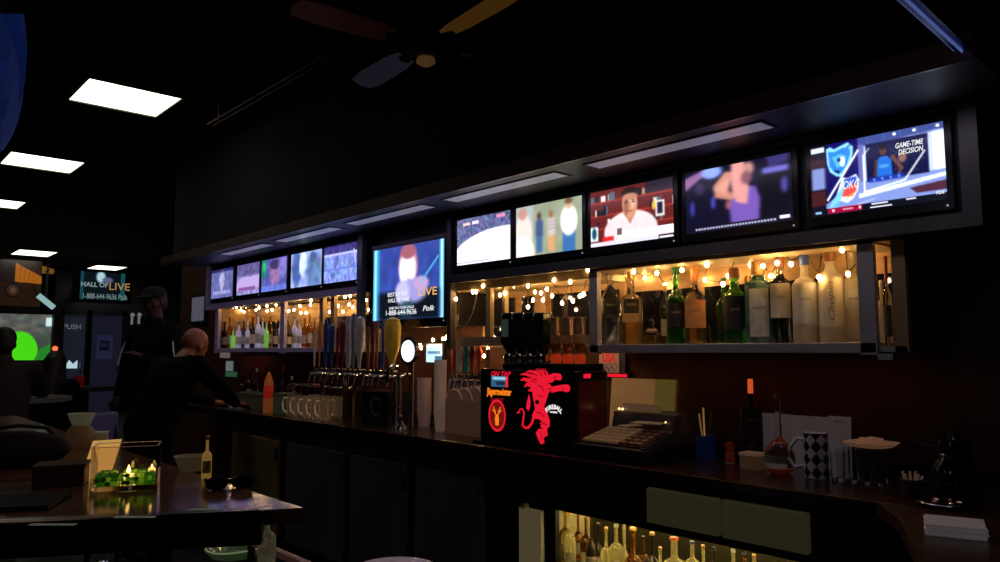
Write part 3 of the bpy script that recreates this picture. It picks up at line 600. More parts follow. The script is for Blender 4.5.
def bottle(lab, loc, h, r, body=g_clear, cap=cap_gold, label=None, p=2, neck=.30, capf=.10, sh=.12, rn=.3, liquid=None, lev=.5, lz=(.14, .42), txt=None, tm=ink, group=None, rz=None, vert=False, name='liquor_bottle', spout=False, sx=1):
    """h total height, r body radius; neck = fraction of height taken by the neck, sh = shoulder"""
    d = Vector(loc)-EYE
    rz = math.atan2(-d.y, -d.x) if rz is None else rz     # label side turned out to the room
    t = thing(name, lab, 'bottle', loc, rz, group)
    hs = h*(1-neck-sh); hn = h*(1-neck); hc = h*(1-capf); rc = r*rn
    prof = [(r*.86, 0), (r*.97, h*.012), (r, h*.03), (r, hs), (r*.93, hs+h*sh*.3), (r*.68, hs+h*sh*.68), (rc*1.25, hn-h*.01), (rc, hn+h*.03), (rc*.95, hc-h*.02), (rc*1.15, hc-h*.018), (rc*1.15, hc)]
    pz = [p]*4+[max(2, p*.8), 2.2]+[2]*5
    n = 24 if h > .2 else 16
    obj('glass_body', MB().lathe(prof, n=n, pz=pz, sx=sx), body, t, True)
    if liquid: obj('liquor', MB().lathe([(r*.8, h*.02), (r*.9, h*.035), (r*.9, min(hs, h*lev)), (0, min(hs, h*lev)+.001)], n=n, p=p, sx=sx), liquid, t, True)
    if spout:
        c_ = obj('pour_spout', MB().cone((0, 0, hc), (0, 0, hc+h*.03), rc*1.2, rc).tube([(0, 0, hc+h*.03), (0, 0, hc+h*.07), (rc*.8, 0, hc+h*.12)], rc*.35), chrome, t, True)
    else:
        obj('cap', MB().lathe([(rc*1.25, hc-.001), (rc*1.3, hc+h*.01), (rc*1.25, h-h*.01), (rc*1.1, h)], n=16), cap, t, True)
    if label is not None:
        z0, z1 = lz[0]*h, lz[1]*h; s = 1.015
        L = obj('label_band', MB().lathe([(r*s, z0), (r*s, z1)], n=14, a0=-R(58 if p < 4 else 34), a1=R(58 if p < 4 else 34), p=p, sx=sx, close=False), label, t, True)
        if txt:
            q = r*s*sx+.001 if p < 3 else r*s*sx*1.0+.001
            if vert: text(txt, r*.62, mat('script_brown', (.25, .17, .08), .6), L, (q, 0, (z0+z1)/2), (0, 0, 1), (0, -1, 0), 'lettering', w=(z1-z0)*.8, shear=.4)
            else: text(txt, r*.30, tm, L, (q, 0, z0+(z1-z0)*.6), (0, 1, 0), (0, 0, 1), 'lettering', w=r*.8)
    return t
ZS = 1.476
def sb(px, top, wpx, lab, X=2.93, base=343, zb=ZS, **k):
    """bottle standing on the shelf, from where the photo shows it"""
    p0 = aX(px, base, X); p1 = aX(px, top, X); h = p1.z-zb; r = wpx/2*dep(p0)/750
    return bottle(lab, (X, p0.y, zb), h, r, **k)
G = 'bottles on the lit shelf under the right televisions'
sb(611, 266, 19, 'clear bottle with slanted dark label, leftmost on the right-hand lit shelf', cap=cap_gold, label=lab_dark, lz=(.38, .58), txt='Black', tm=ink_pale, p=3, neck=.26, sh=.2, liquid=mat('liquor_dusk', (.25, .28, .35), .1, tr=.8), lev=.3, group=G)
sb(632, 272, 23, 'square clear bottle with wide black band label, second from left on right-hand shelf', cap=cap_gold, label=lab_dark, lz=(.42, .62), txt='RESERVE', tm=ink_gold, p=4, neck=.3, sh=.1, liquid=liq_gold, lev=.3, group=G)
t = thing('decanter', 'short round glass decanter of amber liquor between clear and green bottles', 'decanter', (2.93, aX(652, 343, 2.93).y, ZS), 0)
obj('glass_body', MB().lathe([(.025, 0), (.038, .01), (.038, .055), (.02, .075), (.012, .08), (.012, .095)]), g_clear, t, True)
obj('liquor', MB().lathe([(.024, .004), (.034, .012), (.034, .045), (0, .046)]), liq_gold, t, True)
obj('stopper', MB().ell((0, 0, .105), .014), g_clear, t, True)
sb(677, 266, 20, 'green glass bottle with dark label and thin brown cap, left of the orange labelled bottle', body=g_green, cap=cap_green, label=lab_dark, lz=(.22, .52), txt='1608', tm=ink_gold, neck=.32, sh=.16, group=G)
sb(666, 285, 10, 'slim bottle half hidden behind the left green bottle', X=3.0, cap=cap_gold, label=lab_cream, liquid=liq_amber, group=G)
sb(696, 266, 21, 'clear bottle with large orange label and orange-brown neck', cap=mat('cap_orange', (.65, .25, .06), .4), label=lab_orange, lz=(.2, .56), txt='RYE', tm=ink, p=3, neck=.30, sh=.14, capf=.2, liquid=liq_gold, lev=.2, group=G)
t = thing('tumbler', 'low clear glass tumbler between the orange labelled and the green bottles', 'glass', (2.93, aX(716, 343, 2.93).y, ZS))
obj('glass_body', MB().lathe([(.02, 0), (.026, .004), (.03, .08), (.028, .08), (.024, .01), (0, .008)]), g_clear, t, True)
sb(736, 268, 24, 'dark green bottle with round black emblem label and brown cap', body=g_green, cap=cap_brown, label=lab_dark, lz=(.18, .62), txt='J&B', tm=ink_gold, neck=.28, sh=.14, capf=.13, rn=.36, group=G)
sb(725, 278, 15, 'green bottle tucked behind the emblem labelled green bottle', X=3.0, body=g_green, cap=cap_green, label=lab_dark, group=G)
sb(748, 276, 11, 'slender brown necked bottle behind the teal gin bottle', X=3.01, body=g_amber, cap=cap_gold, group=G)
sb(760, 262, 27, 'square pale teal gin bottle with tall cream label and amber stopper', body=g_teal, cap=mat('cap_amber', (.5, .25, .08), .35), label=lab_silver, lz=(.08, .66), txt='GIN', p=5, neck=.22, sh=.05, capf=.16, rn=.42, group=G)
sb(782, 248, 22, 'clear bottle with sparkling base and long golden brown neck wrap', cap=cap_brown, label=lab_cream, lz=(.26, .62), txt='VODKA', neck=.3, sh=.12, capf=.2, rn=.33, group=G)
goose_ = sb(807, 248, 25, 'frosted white vodka bottle with blue neck cap and flying goose mark', body=g_frost, cap=cap_blue, label=mat('label_frost', (.66, .62, .52), .6), lz=(.2, .62), txt='GREY GOOSE', neck=.30, sh=.11, capf=.18, rn=.3, group=G)
sb(833, 246, 25, 'frosted bottle with vertical handwritten script and brown neck cap', body=g_frost, cap=cap_brown, label=mat('label_frost2', (.78, .66, .42), .6), lz=(.16, .66), txt='Chopin', vert=True, neck=.24, sh=.10, capf=.16, rn=.36, group=G)
sb(856, 240, 22, 'tall frosted long-necked bottle beside the right steel post', X=2.99, body=g_frost, cap=mat('cap_cream', (.6, .5, .35), .5), label=mat('label_frost'), lz=(.3, .5), txt='BELVEDERE', neck=.34, sh=.08, capf=.05, rn=.42, group=G)
sb(884, 280, 12, 'pale cloudy bottle in the small end shelf', X=2.96, zb=1.462, body=g_frost, cap=cap_white, neck=.3)
t_ = sb(889.5, 256, 8, 'bottle with long dark red neck and black and white label in the end shelf', X=2.86, zb=1.462, body=g_clear, cap=cap_red, label=lab_dark, capf=.3, lz=(.1, .45), neck=.35, txt='VINO', tm=ink_pale)
for c__ in goose_.children:
    if c__.name.startswith('label_band'):
        k_ = .0385
        flat([[(-.018, .0), (-.006, .002), (.0, .012), (.004, .002), (.02, .006), (.006, -.004), (-.004, -.006)]], (.0465, 0, .175), (0, 1, 0), (0, 0, 1), (1, 0, 0), mat('goose_grey', (.25, .22, .18), .6), c__, 'goose_emblem')
# left shelf (small in the photo)
G = 'bottles on the far lit shelf under the left televisions'
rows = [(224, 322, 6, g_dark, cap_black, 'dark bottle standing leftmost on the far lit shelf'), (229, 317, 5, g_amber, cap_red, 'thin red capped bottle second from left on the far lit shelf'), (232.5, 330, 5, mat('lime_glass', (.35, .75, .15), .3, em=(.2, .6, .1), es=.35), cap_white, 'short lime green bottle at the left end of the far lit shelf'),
 (238, 322, 6, g_clear, cap_blue, 'clear bottle just right of the lime green one'), (243, 318, 5, g_blue, cap_white, 'blue tinted bottle left of the dark bottle on the far shelf'), (247, 322, 5, g_clear, cap_white, 'clear squat bottle left of the dark labelled one on the far shelf'),
 (252, 316, 6, g_dark, cap_red, 'dark bottle with cream label in the middle of the far left bay'), (257.5, 313, 6, g_clear, cap_blue, 'tall clear blue capped bottle, tallest in the middle of the far left bay'), (262, 318, 5, g_clear, cap_gold, 'clear gold capped bottle right of the tallest blue capped one'), (266, 322, 5, mat('lime_glass'), cap_white, 'bright green glass bottle in the middle of the far left bay'),
 (270, 316, 5, g_amber, cap_brown, 'amber bottle right of the bright green one'), (275, 320, 6, g_dark, cap_gold, 'dark bottle beside the bay divider'), (279.5, 318, 4, g_clear, cap_white, 'clear slim bottle touching the bay divider'),
 (289, 322, 6, g_dark, cap_gold, 'dark bottle leftmost in the second far bay'), (294, 316, 6, g_clear, cap_blue, 'clear blue capped bottle in the second far bay'), (299, 320, 5, g_clear, cap_gold, 'clear gold capped bottle in the second far bay'), (304, 318, 6, g_amber, cap_red, 'amber bottle with red cap in the second far bay'), (309, 314, 6, g_amber, cap_brown, 'tall orange amber bottle in the second far bay'), (314, 318, 5, g_amber, cap_gold, 'amber gold capped bottle by the wooden post')]
for i, (px, top, w, g_, cp, lb_) in enumerate(rows):
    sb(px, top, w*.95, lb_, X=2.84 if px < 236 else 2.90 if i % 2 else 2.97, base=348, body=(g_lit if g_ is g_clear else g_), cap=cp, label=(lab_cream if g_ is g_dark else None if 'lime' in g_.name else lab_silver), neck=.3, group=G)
# bottles in the lit cabinet at the bottom
G = 'bottles in the open lit cabinet'; goldg = mat('glass_golden', (.95, .85, .50), .05, tr=.9, em=(.6, .42, .08), es=.12)  # clear glass with the niche's golden light put into colour and glow
low = [(570, 512, 8, g_clear, cap_gold, 'clear bottle leftmost in the lit floor cabinet', 0), (578, 510, 7, g_amber, cap_black, 'tall black capped amber bottle second in the lit floor cabinet', 1), (586, 517, 9, g_amber, cap_gold, 'stocky amber bottle third in the lit floor cabinet', 0), (598, 523, 9, g_dark, cap_black, 'dark bottle fourth in the lit floor cabinet', 1), (606, 527, 8, g_clear, cap_gold, 'clear bottle fifth in the lit floor cabinet', 0), (616, 524, 10, g_clear, cap_white, 'clear rounded bottle left of the amber cone bottle', 0),
 (633, 527, 15, g_amber, cap_gold, 'amber bottle with long conical neck and gold cap in the lit cabinet', 1), (652, 532, 12, g_dark, cap_gold, 'dark bottle with gold foil neck right of the amber cone bottle', 1), (660, 547, 6, g_clear, cap_gold, 'short slim bottle left of the red capped one', 0), (674, 537, 19, g_clear, mat('cap_bright_red', (.8, .12, .04), .4, em=(.8, .1, .03), es=.3), 'clear cone shaped bottle with bright red cap', 1), (692, 541, 11, g_clear, cap_blue, 'clear bottle with blue collar in the lit cabinet', 0), (714, 547, 10, g_dark, cap_black, 'dark bottle with white ring right of the blue collared one', 0), (733, 549, 10, g_clear, cap_white, 'bottle with large white cap in the lit cabinet', 0), (754, 554, 8, g_clear, cap_gold, 'orange topped bottle rightmost in the lit cabinet', 0),
 (565, 509, 9, mat('glass_goldlit', (.8, .65, .2), .1, tr=.8), cap_gold, 'yellow glinting bottle at the extreme left of the lit cabinet', 0), (591, 512, 8, g_dark, cap_black, 'dark slim bottle behind the stocky amber one', 1), (624, 521, 8, g_clear, cap_gold, 'slim clear bottle behind the amber cone bottle', 1), (643, 536, 9, g_amber, cap_black, 'amber bottle with black cap right of the cone necked one', 0), (703, 545, 9, g_clear, cap_gold, 'clear gold capped bottle right of the blue collared one', 0), (744, 553, 8, g_amber, cap_black, 'amber bottle second from the right end of the lit cabinet', 0)]
for px, top, w, g_, cp, lb_, cone_ in low:
    X = 2.60 + .11*(px % 3)*.9
    p = aX(px, top, X); r = w*1.25/2*dep(p)/750*1.15; h = p.z-ZSH
    g_ = goldg if g_ is g_clear else g_
    bottle(lb_, (X, p.y, ZSH), h, max(r, .026), body=g_, cap=cp, liquid=(liq_amber if g_ is g_amber else None), lev=.55, label=lab_cream, lz=(.12, .35), neck=.42 if cone_ else .34, sh=.22 if cone_ else .14, capf=.05, rn=.25, group=G)
# ================================================================== STRING LIGHTS
bulb_on = glow('bulb_glow', (1, .60, .22), 85)
bulb_big = glow('bulb_glow_big', (1, .66, .28), 22)
wire_m = mat('light_wire', (.06, .035, .012), .6)
BMESH = {}
def strand(lab, pts, Xf, group='warm string lights along the bottle shelves', r=.0082, sag=.012):
    P = [aX(x, y, Xf(i)) for i, (x, y) in enumerate(pts)]
    t = thing('string_lights', lab, 'string lights', P[0], 0, group)
    L = [p-P[0]+Vector((0, 0, .014)) for p in P]
    path = []
    for i in range(len(L)-1):
        for k in range(4):
            f = k/4; q = L[i].lerp(L[i+1], f); q = q+Vector((0, 0, -sag*4*f*(1-f))); path.append(q)
    path.append(L[-1])
    obj('wire', MB().tube(path, .0022, 5), wire_m, t, True)
    for i, q in enumerate(L):
        if r not in BMESH:
            b = obj('bulb', MB().ell((0, 0, 0), (r, r, r*1.25), 10), bulb_on, t, True); BMESH[r] = b.data
        else:
            b = bpy.data.objects.new('bulb', BMESH[r]); col.objects.link(b); b.parent = t
        b.location = q-Vector((0, 0, .014))
    return t
def xf(a, b): return lambda i: a if i % 2 else b
strand('string of warm bulbs strung over the bottles on the right-hand shelf', [(609, 277), (616, 267.5), (628, 277), (633.5, 272), (645, 278), (657, 273), (665, 285), (682, 270), (692, 259), (707, 265), (705, 280), (723, 284), (728, 276), (738, 255), (750.5, 265), (763, 266), (771, 276), (777, 263), (781, 247), (791, 264), (805, 251), (819, 277), (822, 252), (842, 250), (845, 241), (848, 274), (859, 261), (862, 241)], xf(2.87, 3.04))
strand('string of warm bulbs across the mirror panes in the middle', [(588, 270), (583.6, 294), (580, 296), (573, 301), (570, 282), (562, 303), (554, 280), (552, 296), (547, 289), (543, 300), (541, 293), (535, 292), (533, 300), (528, 307), (528, 286), (514, 286), (505, 293), (500, 295), (483, 286), (476, 292), (473, 292), (469, 284), (456, 299), (459, 309), (452, 317), (454, 328), (446, 338)], xf(2.86, 2.79))
strand('string of warm bulbs below the large central television', [(373, 343), (392, 341), (412, 352), (420, 345), (421, 348), (433, 340), (443, 339), (447, 336), (458, 347), (484, 356), (488, 349)], lambda i: 2.86, sag=.02)
strand('string of warm bulbs in the far left shelf bay', [(233, 313), (236.5, 307.5), (241, 310), (244, 312), (246, 307), (256, 310), (259, 308), (267, 306), (267, 311), (272, 310), (276, 305)], xf(2.85, 2.99))
strand('string of warm bulbs in the shelf bay left of the tap handles', [(285, 302), (288.6, 311), (294, 310), (300, 306), (301, 313), (306, 313), (310.5, 305), (311, 300.5), (322.5, 300), (322.5, 306), (329.5, 312), (332, 303.5), (332, 298.7), (338, 306), (343, 312), (345, 297), (349, 304.5), (350, 296), (353, 307), (366, 300), (369, 310)], xf(2.85, 3.0))
t = thing('extension_cord', 'thin pale cord looping down in front of the left mirror pane', 'cord', aX(478, 290, 2.79))  # a plain hanging cord
o_ = t.location
obj('cord', MB().tube([aX(x, y, 2.79)-o_ for x, y in ((478, 290), (476, 300), (473, 312), (468, 322), (462, 330), (456, 332), (447, 338))], .0022, 6), mat('cord_pale', (.55, .42, .22), .5), t, True)
# ================================================================== TAP TOWER
XT = 2.74
t = thing('beer_tap_tower', 'long steel beer tap rail carrying a row of coloured handles', 'beer tap')
pa, pb = aX(319, 372, XT), aX(397, 372, XT)
zr = (pa.z+pb.z)/2-.015
obj('rail', MB().bb(XT-.035, XT+.035, pb.y, pa.y, zr-.035, zr+.035), mat('rail_steel', (.28, .26, .28), .25, 1), t, bevel=.01)
for px in (323, 345, 396):
    y = aX(px, 380, XT).y
    obj('column', MB().cone((XT, y, .971), (XT, y, zr-.03), .022), chrome, t, True).data
cols = {'navy': (.03, .06, .20), 'maroon': (.18, .02, .03), 'brown': (.25, .10, .05), 'silver': (.45, .42, .48), 'pale': (.55, .45, .42), 'orange': (.65, .20, .06), 'red': (.5, .06, .03), 'blue': (.05, .09, .35), 'yellow': (.85, .48, .05), 'teal': (.02, .28, .24), 'black': (.02, .02, .02), 'cream': (.65, .58, .45), 'violet': (.16, .08, .35), 'grey': (.20, .19, .22)}
def tap(px, top, cname, wpx, parent, X=XT, zt=None, shape=0):
    zt = zr+.03 if zt is None else zt
    y = aX(px, 350, X).y; z1 = aX(px, top, X-.02).z; w = wpx*dep((X, y, zt))/750
    f = obj('faucet', MB().cone((X-.03, y, zt-.03), (X-.09, y, zt-.035), .011).cone((X-.085, y, zt-.03), (X-.10, y, zt-.095), .010, .008).cone((X-.06, y, zt-.03), (X-.06, y, zt+.02), .008), chrome, parent, True)
    h = z1-zt-.015
    prof = {0: [(.25, 0), (.3, .1), (.5, .5), (.55, .8), (.4, .95), (.05, 1)], 1: [(.25, 0), (.35, .15), (.9, .45), (1, .8), (.8, .95), (.1, 1)], 2: [(.3, 0), (.5, .08), (.52, .9), (.45, 1), (0, 1)], 3: [(.2, 0), (.25, .3), (.7, .6), (.7, .75), (.3, .9), (.35, .97), (.05, 1)]}[shape]
    hd = obj('tap_handle', MB().lathe([(a*w*.9, zt+.015+b*h) for a, b in prof], (X-.06, y, 0), n=14, sx=.5 if shape != 2 else .8), mat('handle_'+cname, cols[cname], .35, noise=.35, nscale=14, em=cols[cname], es=.03), parent, True)
    return hd
for px, top, cn, w, sh in ((322, 330, 'pale', 5, 0), (327, 322, 'orange', 6, 3), (333, 318, 'navy', 8, 0), (339, 324, 'navy', 6, 1), (345, 326, 'maroon', 5, 0), (350, 320, 'maroon', 6, 1), (356, 316, 'silver', 7, 2), (361, 312, 'grey', 8, 0), (367, 316, 'pale', 9, 1), (376, 326, 'brown', 6, 0), (381, 322, 'maroon', 5, 2), (385, 320, 'grey', 4, 0), (391, 321, 'blue', 6, 0), (400, 317, 'yellow', 14, 1)):
    tap(px, top, cn, w, t, shape=sh)
# round lit medallion tap
p = aX(408, 351, 2.66)
t = thing('lit_tap_medallion', 'glowing white oval tap medallion in dark bezel beside the yellow tap handle', 'beer tap', (2.66, p.y, .97))
zc_ = p.z-.97
obj('column', MB().cone((0.03, 0, .0), (0.03, 0, zc_-.07), .018), chrome, t, True)
obj('bezel', MB().cone((0.0, 0, zc_), (.035, 0, zc_), .088, .08, 28), mat('bezel_chrome', (.25, .25, .28), .2, .9), t, True)
obj('lit_face', MB().cone((-.006, 0, zc_), (.0, 0, zc_), .064, .066, 28), glow('medallion', (.9, .92, 1), 1.6), t, True)
obj('faucet', MB().cone((-.02, 0, zc_-.14), (-.06, 0, zc_-.16), .010).cone((-.06, 0, zc_-.155), (-.065, 0, zc_-.2), .009).cone((0, 0, zc_-.14), (.03, 0, zc_-.14), .012), chrome, t, True)
# second tap rail
t = thing('beer_tap_tower', 'short tap rail with red, white and teal handles left of the shot machines', 'beer tap')
XT2 = 2.9; y0, y1 = aX(502, 375, XT2).y, aX(455, 375, XT2).y; z2 = aX(470, 379, XT2).z
obj('rail', MB().bb(XT2-.03, XT2+.03, y0, y1, z2-.03, z2+.03), mat('rail_steel'), t, bevel=.008)
for px in (458, 498): obj('column', MB().cone((XT2, aX(px, 380, XT2).y, .971), (XT2, aX(px, 380, XT2).y, z2-.02), .02), chrome, t, True)
for px, top, cn, w, sh in ((462, 345, 'red', 7, 2), (467, 345, 'cream', 7, 2), (474, 344, 'teal', 6, 2), (480, 345, 'maroon', 6, 3), (487, 344, 'red', 7, 3), (496, 348, 'brown', 6, 0)):
    tap(px, top, cn, w, t, X=XT2, zt=z2+.025, shape=sh)
# small glowing till screen behind
p = aX(436, 353, 3.0)
t = thing('till_screen', 'small bright till monitor glowing under the central television', 'monitor', (3.0, p.y, .97))
h_ = p.z-.97
cv = Cv(30, 20, (.75, .9, .98)); cv.rect(0, 0, 1, .2, (1, .95, .85)); cv.rect(.1, .4, .9, .55, (.3, .5, .65)); cv.rect(.55, .65, 1, 1, (.25, .4, .5))
picture('screen', cv, (-.016, 0, h_), RV, UV, .17, .12, tvm, t)
obj('housing', MB().bb(-.015, .02, -.095, .095, h_-.075, h_+.075), black, t, bevel=.005)
obj('stand', MB().cone((.02, 0, .005), (.0, 0, h_-.07), .02).cone((.02, 0, .0), (.02, 0, .012), .07), black, t, True)
# sink spray column
p = aZ(400, 424)
t = thing('spray_faucet', 'tall chrome column faucet standing right of the dark emblem box', 'faucet', (2.70, aX(399, 420, 2.70).y, .97))
obj('column', MB().cone((0, 0, 0), (0, 0, .34), .014), chrome, t, True)
obj('base', MB().lathe([(.05, 0), (.045, .015), (.02, .03)]), chrome, t, True)
obj('spring', MB().tube([(0, 0, .34), (-.01, .0, .38), (-.04, .01, .39), (-.07, .02, .36), (-.075, .02, .28)], .009), chrome, t, True)
obj('lever', MB().cone((0, -.01, .12), (-.05, -.03, .14), .007), chrome, t, True)
for i in range(7):
    a_ = i*.5-1.5; q = aZ(402, 430)
    s_ = thing('bar_spoon', 'silver bar utensil in the fanned cluster at the foot of the spray faucet', 'utensil', (2.62+.012*i % .05, q.y+.035*(i-3)+.02, .97), 0, 'silver utensils below the spray faucet')
    obj('handle', MB().cone((0, 0, .004), (-.01, .012*(3-i), .065), .0035, .0025, 6), chrome, s_, True)
    obj('bowl', MB().ell((-.01, .012*(3-i), .075), (.003, .009, .013), 10), chrome, s_, True)
# dark emblem box
pa, pb = aX(361, 392, 2.68), aX(388, 392, 2.68)
t = thing('caddy_box', 'black countertop box with a pale ring emblem below the tap rail', 'box', (2.68, (pa.y+pb.y)/2, .97))
hw = (pa.y-pb.y)/2; hh = aX(375, 391, 2.68).z-.97
obj('body', MB().bb(0, .16, -hw, hw, 0, hh), black, t, bevel=.006)
flat([[(.062*math.cos(a), .062*math.sin(a)), (.062*math.cos(b), .062*math.sin(b)), (.048*math.cos(b), .048*math.sin(b)), (.048*math.cos(a), .048*math.sin(a))] for a, b in [(2*math.pi*i/24, 2*math.pi*(i+1)/24) for i in range(20)]], (-.001, -.02, hh*.55), RV, UV, (1, 0, 0), mat('emblem_pale', (.25, .22, .2), .5), t, 'emblem')
# beer mugs row
def mug(lab, loc, rz, r=.042, h=.155, g=g_clear, name='beer_mug', group=None):
    t = thing(name, lab, 'mug', loc, rz, group)
    obj('glass_body', MB().lathe([(r*.9, 0), (r, .01), (r, h), (r*.9, h), (r*.88, .02), (0, .018)], n=16), g, t, True)
    obj('handle', MB().tube([(-r*.95, 0, h*.85), (-r*1.6, 0, h*.86), (-r*1.85, 0, h*.6), (-r*1.7, 0, h*.3), (-r*.95, 0, h*.14)], .0055), mat('mug_handle_glass', (.75, .62, .48), .12, tr=.3, em=(.6, .42, .30), es=.14), t, True)  # handle's bright outline put in as pale colour and glow
    return t
g_mug = mat('glass_mug', (.80, .66, .52), .06, tr=.95, em=(.4, .28, .16), es=.02)
mp = [mug('clear glass beer mug with handle in the row left of the emblem box', (0, 0, 0), 0, g=g_mug, group='beer mugs in a row under the taps')]
pos = [(2.62, 4.70+.122*i) for i in range(5)]+[(2.76, 4.76+.122*i) for i in range(4)]
for i, (x, y) in enumerate(pos):
    o = mp[0] if i == 0 else copy_tree(mp[0]); o.location = (x, y, .97); o.rotation_euler.z = R(-50)
# small taps above the mugs (lower rail)
t = thing('glass_rinser_rail', 'low chrome rail with small spouts behind the beer mugs', 'rail', (2.85, 5.1, .97))
obj('rail', MB().bb(-.02, .02, -.45, .55, .20, .23), chrome, t)
for i in range(9): obj('spout', MB().cone((-.02, -.4+.11*i, .215), (-.07, -.4+.11*i, .205), .008).cone((-.07, -.4+.11*i, .21), (-.075, -.4+.11*i, .165), .007), chrome, t, True)
for y in (-.4, .5): obj('support', MB().cone((0, y, 0), (0, y, .2), .012), chrome, t)
# cups
def cupstack(lab, px, base, top, wpx, X, m_, n=8, group=None):
    p = aX(px, base, X); h = aX(px, top, X).z-.97; r = wpx/2*dep(p)/750
    t = thing('cup_stack', lab, 'cups', (X, p.y, .97), 0, group)
    ch = min(.12, h*.4); st = (h-ch)/(n-1)
    for i in range(n): obj('cup', MB().lathe([(r*.72, st*i), (r*.98, st*i+ch-.004), (r*1.02, st*i+ch), (r*.96, st*i+ch)], n=18, close=False), m_, t, True)
    return t
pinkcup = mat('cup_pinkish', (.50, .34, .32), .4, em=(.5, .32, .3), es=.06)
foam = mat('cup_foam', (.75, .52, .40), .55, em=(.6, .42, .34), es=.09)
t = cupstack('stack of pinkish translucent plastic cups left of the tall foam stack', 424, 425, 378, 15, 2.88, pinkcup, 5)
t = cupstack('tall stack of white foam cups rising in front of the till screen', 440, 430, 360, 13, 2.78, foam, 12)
# bin with lids
p0, p1 = aX(445, 432, 2.74), aX(478, 432, 2.74)
t = thing('lid_bin', 'pale translucent plastic bin left of the red lit shot machine', 'bin', (2.74, (p0.y+p1.y)/2, .97))
hw = (p0.y-p1.y)/2
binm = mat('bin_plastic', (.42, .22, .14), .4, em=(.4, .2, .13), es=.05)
zt = aX(460, 400, 2.74).z-.97
obj('body', MB().bb(0, .004, -hw, hw, 0, zt).bb(.11, .114, -hw, hw, 0, zt).bb(0, .114, hw-.004, hw, 0, zt).bb(0, .114, -hw, -hw+.004, 0, zt).bb(0, .114, -hw, hw, 0, .004), binm, t)
for i in range(4):
    y = hw*.7-i*hw*.46
    l_ = thing('plastic_disc', ['round translucent lid standing in the bin, leftmost', 'round translucent lid standing in the bin, second from left', 'round translucent lid standing in the bin, third from left', 'round translucent lid standing in the bin, rightmost by the shot machine'][i], 'lid', (2.74+.03+.018*i, (p0.y+p1.y)/2+y, .97+zt-.02+.01*i), 0, 'lids standing in the bin')
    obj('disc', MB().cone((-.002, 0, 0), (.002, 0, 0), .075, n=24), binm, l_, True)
    obj('rim', MB().tube([(0, .077*math.cos(a*math.pi/12), .077*math.sin(a*math.pi/12)) for a in range(25)], .003, 6), foam, l_, True)
# ================================================================== SHOT MACHINES
XM = 2.60
redg = glow('neon_red', (1, .012, .04), .82); redd = glow('neon_red_dim', (.75, .02, .03), .5); org = glow('neon_orange', (1, .22, .01), 1.0); wht = glow('neon_white', (1, .95, .92), 1.0)
yJ0, yJ1 = aX(512, 446, XM).y+.004, aX(480, 442, XM).y
zTop = aX(540, 370, XM).z
t = thing('shot_machine', 'black shot chiller with glowing red stag circle and herbal liqueur lettering', 'shot machine', (XM, (yJ0+yJ1)/2, .97))
hw = (yJ1-yJ0)/2; hh = zTop-.97
mach = mat('machine_black', (.012, .011, .013), .22)
obj('body', MB().bb(0, .225, -hw, hw, .015, hh), mach, t, bevel=.008)
obj('base_tray', MB().bb(-.05, .225, -hw, hw, 0, .015), mach, t)
def JP(px, py): p = aX(px, py, XM-.001); return (p.x-XM, p.y-(yJ0+yJ1)/2, p.z-.97)
text('ON TAP', .035, redg, t, JP(500, 374), RV, UV, 'neon_lettering', bold=.0008, shear=.3, w=.15)
text('Jägermeister', .048, org, t, JP(499, 392), RV, UV, 'neon_lettering', bold=.002, w=.19)
text('SHOT', .026, redd, t, JP(497, 400), RV, UV, 'neon_lettering', w=.1)
q = Vector(JP(499.5, 381.5)); cv = Cv(30, 18, (.16, .32, .42)); cv.rect(.1, .1, .9, .35, (.5, .72, .8), .1); cv.rect(.3, .5, .8, .8, (.08, .14, .2), .1); cv.rect(.85, 0, 1, 1, (.9, .1, .15), .1)
picture('display', cv, q, RV, UV, .13, .055, tvm, t)
q = JP(497, 415.5)
ring = [[(.066*math.cos(a), .082*math.sin(a)), (.066*math.cos(b), .082*math.sin(b)), (.055*math.cos(b), .069*math.sin(b)), (.055*math.cos(a), .069*math.sin(a))] for a, b in [(2*math.pi*i/28, 2*math.pi*(i+1)/28) for i in range(28)]]
em_ = flat(ring, q, RV, UV, (1, 0, 0), redg, t, 'stag_emblem_ring')
flat([circ(0, 0, .055, 24, .069)], Vector(q)+Vector((.0006, 0, 0)), RV, UV, (1, 0, 0), glow('neon_disc', (.45, .02, .01), .35), t, 'stag_emblem_disc')
stag = [[(-.012, -.05), (.012, -.05), (.016, -.015), (.010, .0), (0, .008), (-.010, 0), (-.016, -.015)]]
for s_ in (-1, 1): stag += stroke([(s_*.006, .0), (s_*.02, .018), (s_*.026, .045)], .007)+stroke([(s_*.02, .018), (s_*.036, .028)], .005)+stroke([(s_*.012, .008), (s_*.01, .03)], .005)
flat(stag, Vector(q)+Vector((-.0006, 0, 0)), RV, UV, (1, 0, 0), org, t, 'stag_emblem')
# fireball machine
yF0, yF1 = aX(576, 400, XM).y, yJ0-.008
DM = .225
t = thing('shot_machine', 'wide black shot chiller with glowing red fire-breathing devil emblem', 'shot machine', (XM, (yF0+yF1)/2, .97))
hw = (yF1-yF0)/2; yc = (yF0+yF1)/2
zF = aX(540, 370, XM).z; hh = zF-.97
obj('body', MB().bb(0, DM, -hw, hw, .015, hh), mach, t, bevel=.008)
obj('base_tray', MB().bb(-.05, DM, -hw, hw, 0, .015), mach, t)
dk = obj('tinted_panel', MB().bb(.02, DM-.02, -hw-.002, -hw+.001, .06, hh-.05), mat('tinted_red', (.02, .003, .003), .25, em=(.12, .006, .006), es=.08), t)  # red light on the machine's side face, put into colour and faint glow
obj('top_console', MB().bb(.02, DM-.01, -hw+.01, hw+.10, hh, hh+.032), mach, t, bevel=.006)
def FP(px, py, dx=-.001): p = aX(px, py, XM); return Vector((dx, p.y-yc, p.z-.97))
